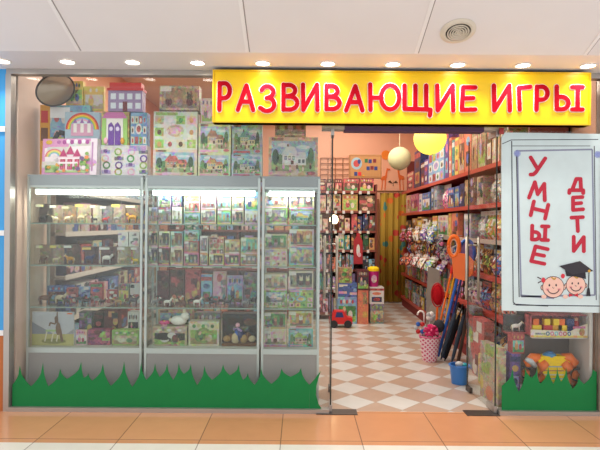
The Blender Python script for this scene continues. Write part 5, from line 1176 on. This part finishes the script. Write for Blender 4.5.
# boxed train set
x, z, w, h = win(530.5, 587.5, 315, 337.5, 4.60, zsh)
t = empty('train_set_box', 'open fronted boxed toy train set on the window shelf below the poster', 'toy set', (x, 4.60, zsh+.0005))
b = MB(); b.box(-w/2, w/2, .0, .13, 0, .012, 'yellow'); b.box(-w/2, w/2, .12, .13, 0, h, hx('c0343a')); b.box(-w/2, -w/2+.008, 0, .13, 0, h, hx('b82c30')); b.box(w/2-.008, w/2, 0, .13, 0, h, hx('d8d0c8')); b.box(-w/2, w/2, 0, .13, h-.008, h, hx('b82c30')); b.build('carton', PRINT, t)
b = MB(); b.prism([(-w/2, 0), (w/2, 0), (w/2, h*.62), (w*.36, h*.5), (w*.2, h*.28), (-w*.2, h*.32), (-w/2, h*.34)], -.004, 0, hx('f2ead0'))
b.prism([(-w/2, 0), (w/2, 0), (w/2, .018), (-w/2, .018)], -.0046, -.004, 'yellow')
for q, c in enumerate(('blue', 'pink', 'skyblue', 'pink', 'red', 'blue')): b.ell(-w*.2+q*w*.075, h*.17, w*.034, h*.1, -.0052, c); b.ell(-w*.2+q*w*.075, h*.17, w*.014, h*.05, -.0058, 'white')
b.rect(-w*.42, -w*.24, h*.12, h*.2, -.005, hx('8a9aa8')); b.ell(w*.4, h*.25, w*.05, h*.18, -.005, 'gold'); b.rect(w*.24, w*.46, h*.4, h*.5, -.0052, 'pink'); b.build('printed_front', PRINT, t)
b = MB()
for u, c in ((-.36, 'yellow'), (-.16, 'red'), (0, 'gold'), (.1, 'yellow')):
    b.box(w*u-.04, w*u+.04, .03, .09, .03, h*.5, c); b.box(w*u-.03, w*u+.02, .035, .085, h*.5, h*.78, 'yellow' if c != 'yellow' else 'orange')
    for s in (-1, 1): b.tube([(w*u+s*.022, .022, .032), (w*u+s*.022, .098, .032)], .018, 'charcoal', 10)
b.build('train', PLASTIC, t)
b = MB(); b.box(w*.17, w*.3, .03, .1, .012, h*.8, 'navy'); b.ball((w*.36, .06, h*.5), (.025, .03, .05), 'red', 8, 6); b.ball((w*.36, .06, h*.75), .02, 'peach', 8, 6); b.build('figures', PLASTIC, t)
# orange striped limb toy
YT = 4.66; x, z = P(551, 388, YT)
t = empty('striped_toy', 'orange toy with black striped limbs, yellow body and blue cap behind the grass', 'toy', (x, 4.70, .1405))
S = YT/F
OR = hx('e8701e'); 
def pt(px, py, y=0): q = P(px, py, YT); return (q[0]-x, y, q[1]-.1405)
def limb(b, pts, r, y0, y1):
    pass
for sgn, pts in ((-1, [(541, 358), (534, 358.5), (528.5, 364), (526.5, 372), (528.5, 382)]), (1, [(563, 358), (570, 358), (575.5, 364), (577, 374), (573, 386)]), (-1, [(546, 362), (541, 366), (540, 376), (541, 386)]), (1, [(563, 362), (568, 368), (568, 380), (566, 388)])):
    b = MB(); b.tube([pt(*q, y=-.02 if len(pts) == 5 else -.05) for q in pts], [.035, .045, .042, .034, .028][:len(pts)], OR, 10); o = b.build('limb', PLASTIC, t, smooth=True)
    b = MB()
    for (qa, qb) in list(zip(pts[1:], pts[2:]))[1:]:
        m_ = ((qa[0]+qb[0])/2, (qa[1]+qb[1])/2); yy = -.02 if len(pts) == 5 else -.05
        u = Vector(pt(*m_, y=yy)); v = (Vector(pt(*qb, y=yy))-u).normalized()*.006; b.tube([u-v, u+v], .040, 'black', 10)
    b.build('stripe', PLASTIC, o)
b = MB(); c0 = pt(552, 371); b.prism([pt(*q)[::2] for q in ((541, 356), (564, 356), (570, 361), (566, 366), (563, 388), (543, 388), (541, 366), (537, 360))], -.055, .04, 'yellow'); b.build('body', FABRIC, t)
b = MB()
for q in range(5): a_, c_ = pt(543, 366+4*q)[::2]; d_, _ = pt(563, 366)[::2]; b.rect(a_, d_, c_-.006, c_+.003, -.0556, ['skyblue', 'red', 'white', 'skyblue', 'red'][q])
b.build('stripe_print', PRINT, t)
b = MB(); c_ = pt(551, 356); b.ball((c_[0], -.01, c_[2]), (.06, .05, .028), hx('3a8ac0'), 12, 8); b.ball((c_[0], -.02, c_[2]+.025), (.035, .03, .015), hx('2a6aa0'), 10, 6); b.build('cap', PLASTIC, t, smooth=True)
b = MB(); b.tube([pt(525, 358.5, -.06), pt(530, 361, -.06), pt(535, 366, -.05)], [.018, .026, .02], 'silver', 8); b.build('grey_claw', PLASTIC, t, smooth=True)
# small boxes by the door side of the bay
zq0 = .1405
def bay(label, a, e, t_, bt, Y, d, st, cs, z): x, _, w, h = at_px(a, e, t_, bt, Y, z); h = P(a, t_, Y)[1]-z; toybox('toy_box', label, x, Y, z+.0005, w, d, h, st, cs, parts=True); return z+.001+h
zz1 = bay('purple tall box behind the grass by the open door', 510, 520.5, 354, 385, 4.68, .12, 'spine', ('purple', 'navy', 'gold', 'lilac'), zq0)
bay('red edged box with turquoise picture on the purple box', 512, 524.5, 333.5, 354, 4.685, .1, 'title', ('red', 'turquoise', 'gold', 'red'), zz1)
zz2 = zq0
zz3 = zz1+.001+P(512, 333.5, 4.685)[1]-zz1+.001
t = empty('figurine_box', 'clear box with white animal figurine under the poster by the door', 'figurine box', (P(517, 334, 4.70)[0], 4.69, zz3))
b = MB(); b.box(-.10, .10, .07, .075, 0, .16, 'charcoal'); b.box(-.10, .10, 0, .07, 0, .008, 'red'); b.build('backing_card', PRINT, t)
b = MB(); b.box(-.098, .098, 0, .068, .009, .16, 'white'); b.build('clear_cover', CLEAR, t)
b = MB(); quad(b, .11, 'white', 'cream', 1, y=.035, z=.01); b.build('figurine', PLASTIC, t, smooth=True)
# ---------------------------------------------------------------- shelving along the other wall, seen through the first showcase
LX = -2.42
lu = empty('shelving_unit', 'pale shelving with price rails beyond the wide showcase', 'shelving', (LX, 5.45, 0))
LZ = [1.95, 1.50, 1.05, .6, .15]
for z in LZ:
    b = MB(); b.box(-.45, 0, 0, 4.0, z-.03, z, hx('b8aca4')); s_ = b.build('shelf', PAINT, lu)
    b = MB(); b.box(.001, .007, .02, 3.98, z-.04, z+.012, hx('e8dcd6')); b.build('price_rail', PLASTIC, s_)
for y in (0, 2.0, 3.97):
    b = MB(); b.box(-.45, -.1, y, y+.03, 0, 2.6, hx('a89c94')); b.build('upright', PAINT, lu)
b = MB(); b.box(-.45, -.44, 0, 4.0, .05, 2.6, hx('8a7870')); b.build('back_panel', PAINT, lu)
rr = random.Random(11)
LN2 = ['top', 'second', 'third', 'fourth', 'lowest']
for k, z in enumerate(LZ):
    y = 5.52; i = 0
    while y < 9.0:
        w = rr.choice((.24, .3, .36)); cs = rr.sample(['red', 'blue', 'white', 'cream', 'skyblue', 'charcoal', 'palepink', 'maroon', 'navy', 'beige', 'gold'], 4)
        cl = any(y-.02 < 5.45+u+.015 < y+w+.02 for u in (2.0,))
        toybox('toy_box', '%s and %s box, %s along the %s shelf beyond the wide showcase' % (cn(cs[0]), cn(cs[1]), ORD[i], LN2[k]), LX-.02, y+w/2, z+.0005, w*.95, .075 if cl else .2, rr.uniform(.26, .36), 'mixed', cs, rz=PI/2, parts=False, group='boxes on the pale shelving')
        y += w+.03; i += 1
# ---------------------------------------------------------------- light and camera
w = bpy.data.worlds.new('mall_light'); sc.world = w; w.use_nodes = True
bg = w.node_tree.nodes['Background']; bg.inputs['Color'].default_value = (1, .97, .97, 1); bg.inputs['Strength'].default_value = 1.22
def area(name, x, y, z, sx_, sy_, e, c, rot=(0, 0, 0)):
    L = bpy.data.lights.new(name, 'AREA'); L.shape = 'RECTANGLE'; L.size = sx_; L.size_y = sy_; L.energy = e; L.color = c
    o = bpy.data.objects.new(name, L); C.objects.link(o); o.location = (x, y, z); o.rotation_euler = rot
WARM = (1, .93, .83)
area('shop_lamp', .9, 5.7, 3.95, 1.6, .9, 56, WARM); area('shop_lamp', .8, 8.0, 3.95, 1.6, 1.2, 74, WARM); area('shop_lamp', .7, 10.1, 3.95, 1.6, .8, 34, WARM)
area('shop_lamp', -1.4, 6.2, 3.95, 1.4, 1.0, 46, WARM); area('shop_lamp', -1.4, 8.4, 3.95, 1.4, 1.0, 34, WARM)
cam = bpy.data.cameras.new('camera'); co = bpy.data.objects.new('camera', cam); C.objects.link(co)
co.location = (0, 0, H); co.rotation_euler = (PI/2, -ROLL, 0)
cam.sensor_width = 36; cam.lens = F/600*36; cam.clip_start = .05; cam.clip_end = 100
sc.camera = co
sc.cycles.max_bounces = 10; sc.cycles.diffuse_bounces = 4; sc.cycles.glossy_bounces = 4; sc.cycles.transparent_max_bounces = 32; sc.cycles.caustics_reflective = False; sc.cycles.caustics_refractive = False
sc.cycles.use_denoising = True; sc.cycles.sample_clamp_indirect = 4
vs_ = sc.view_settings; vs_.view_transform = 'Standard'; vs_.look = 'None'; vs_.gamma = 1; vs_.use_curve_mapping = False; vs_.exposure = 0.0
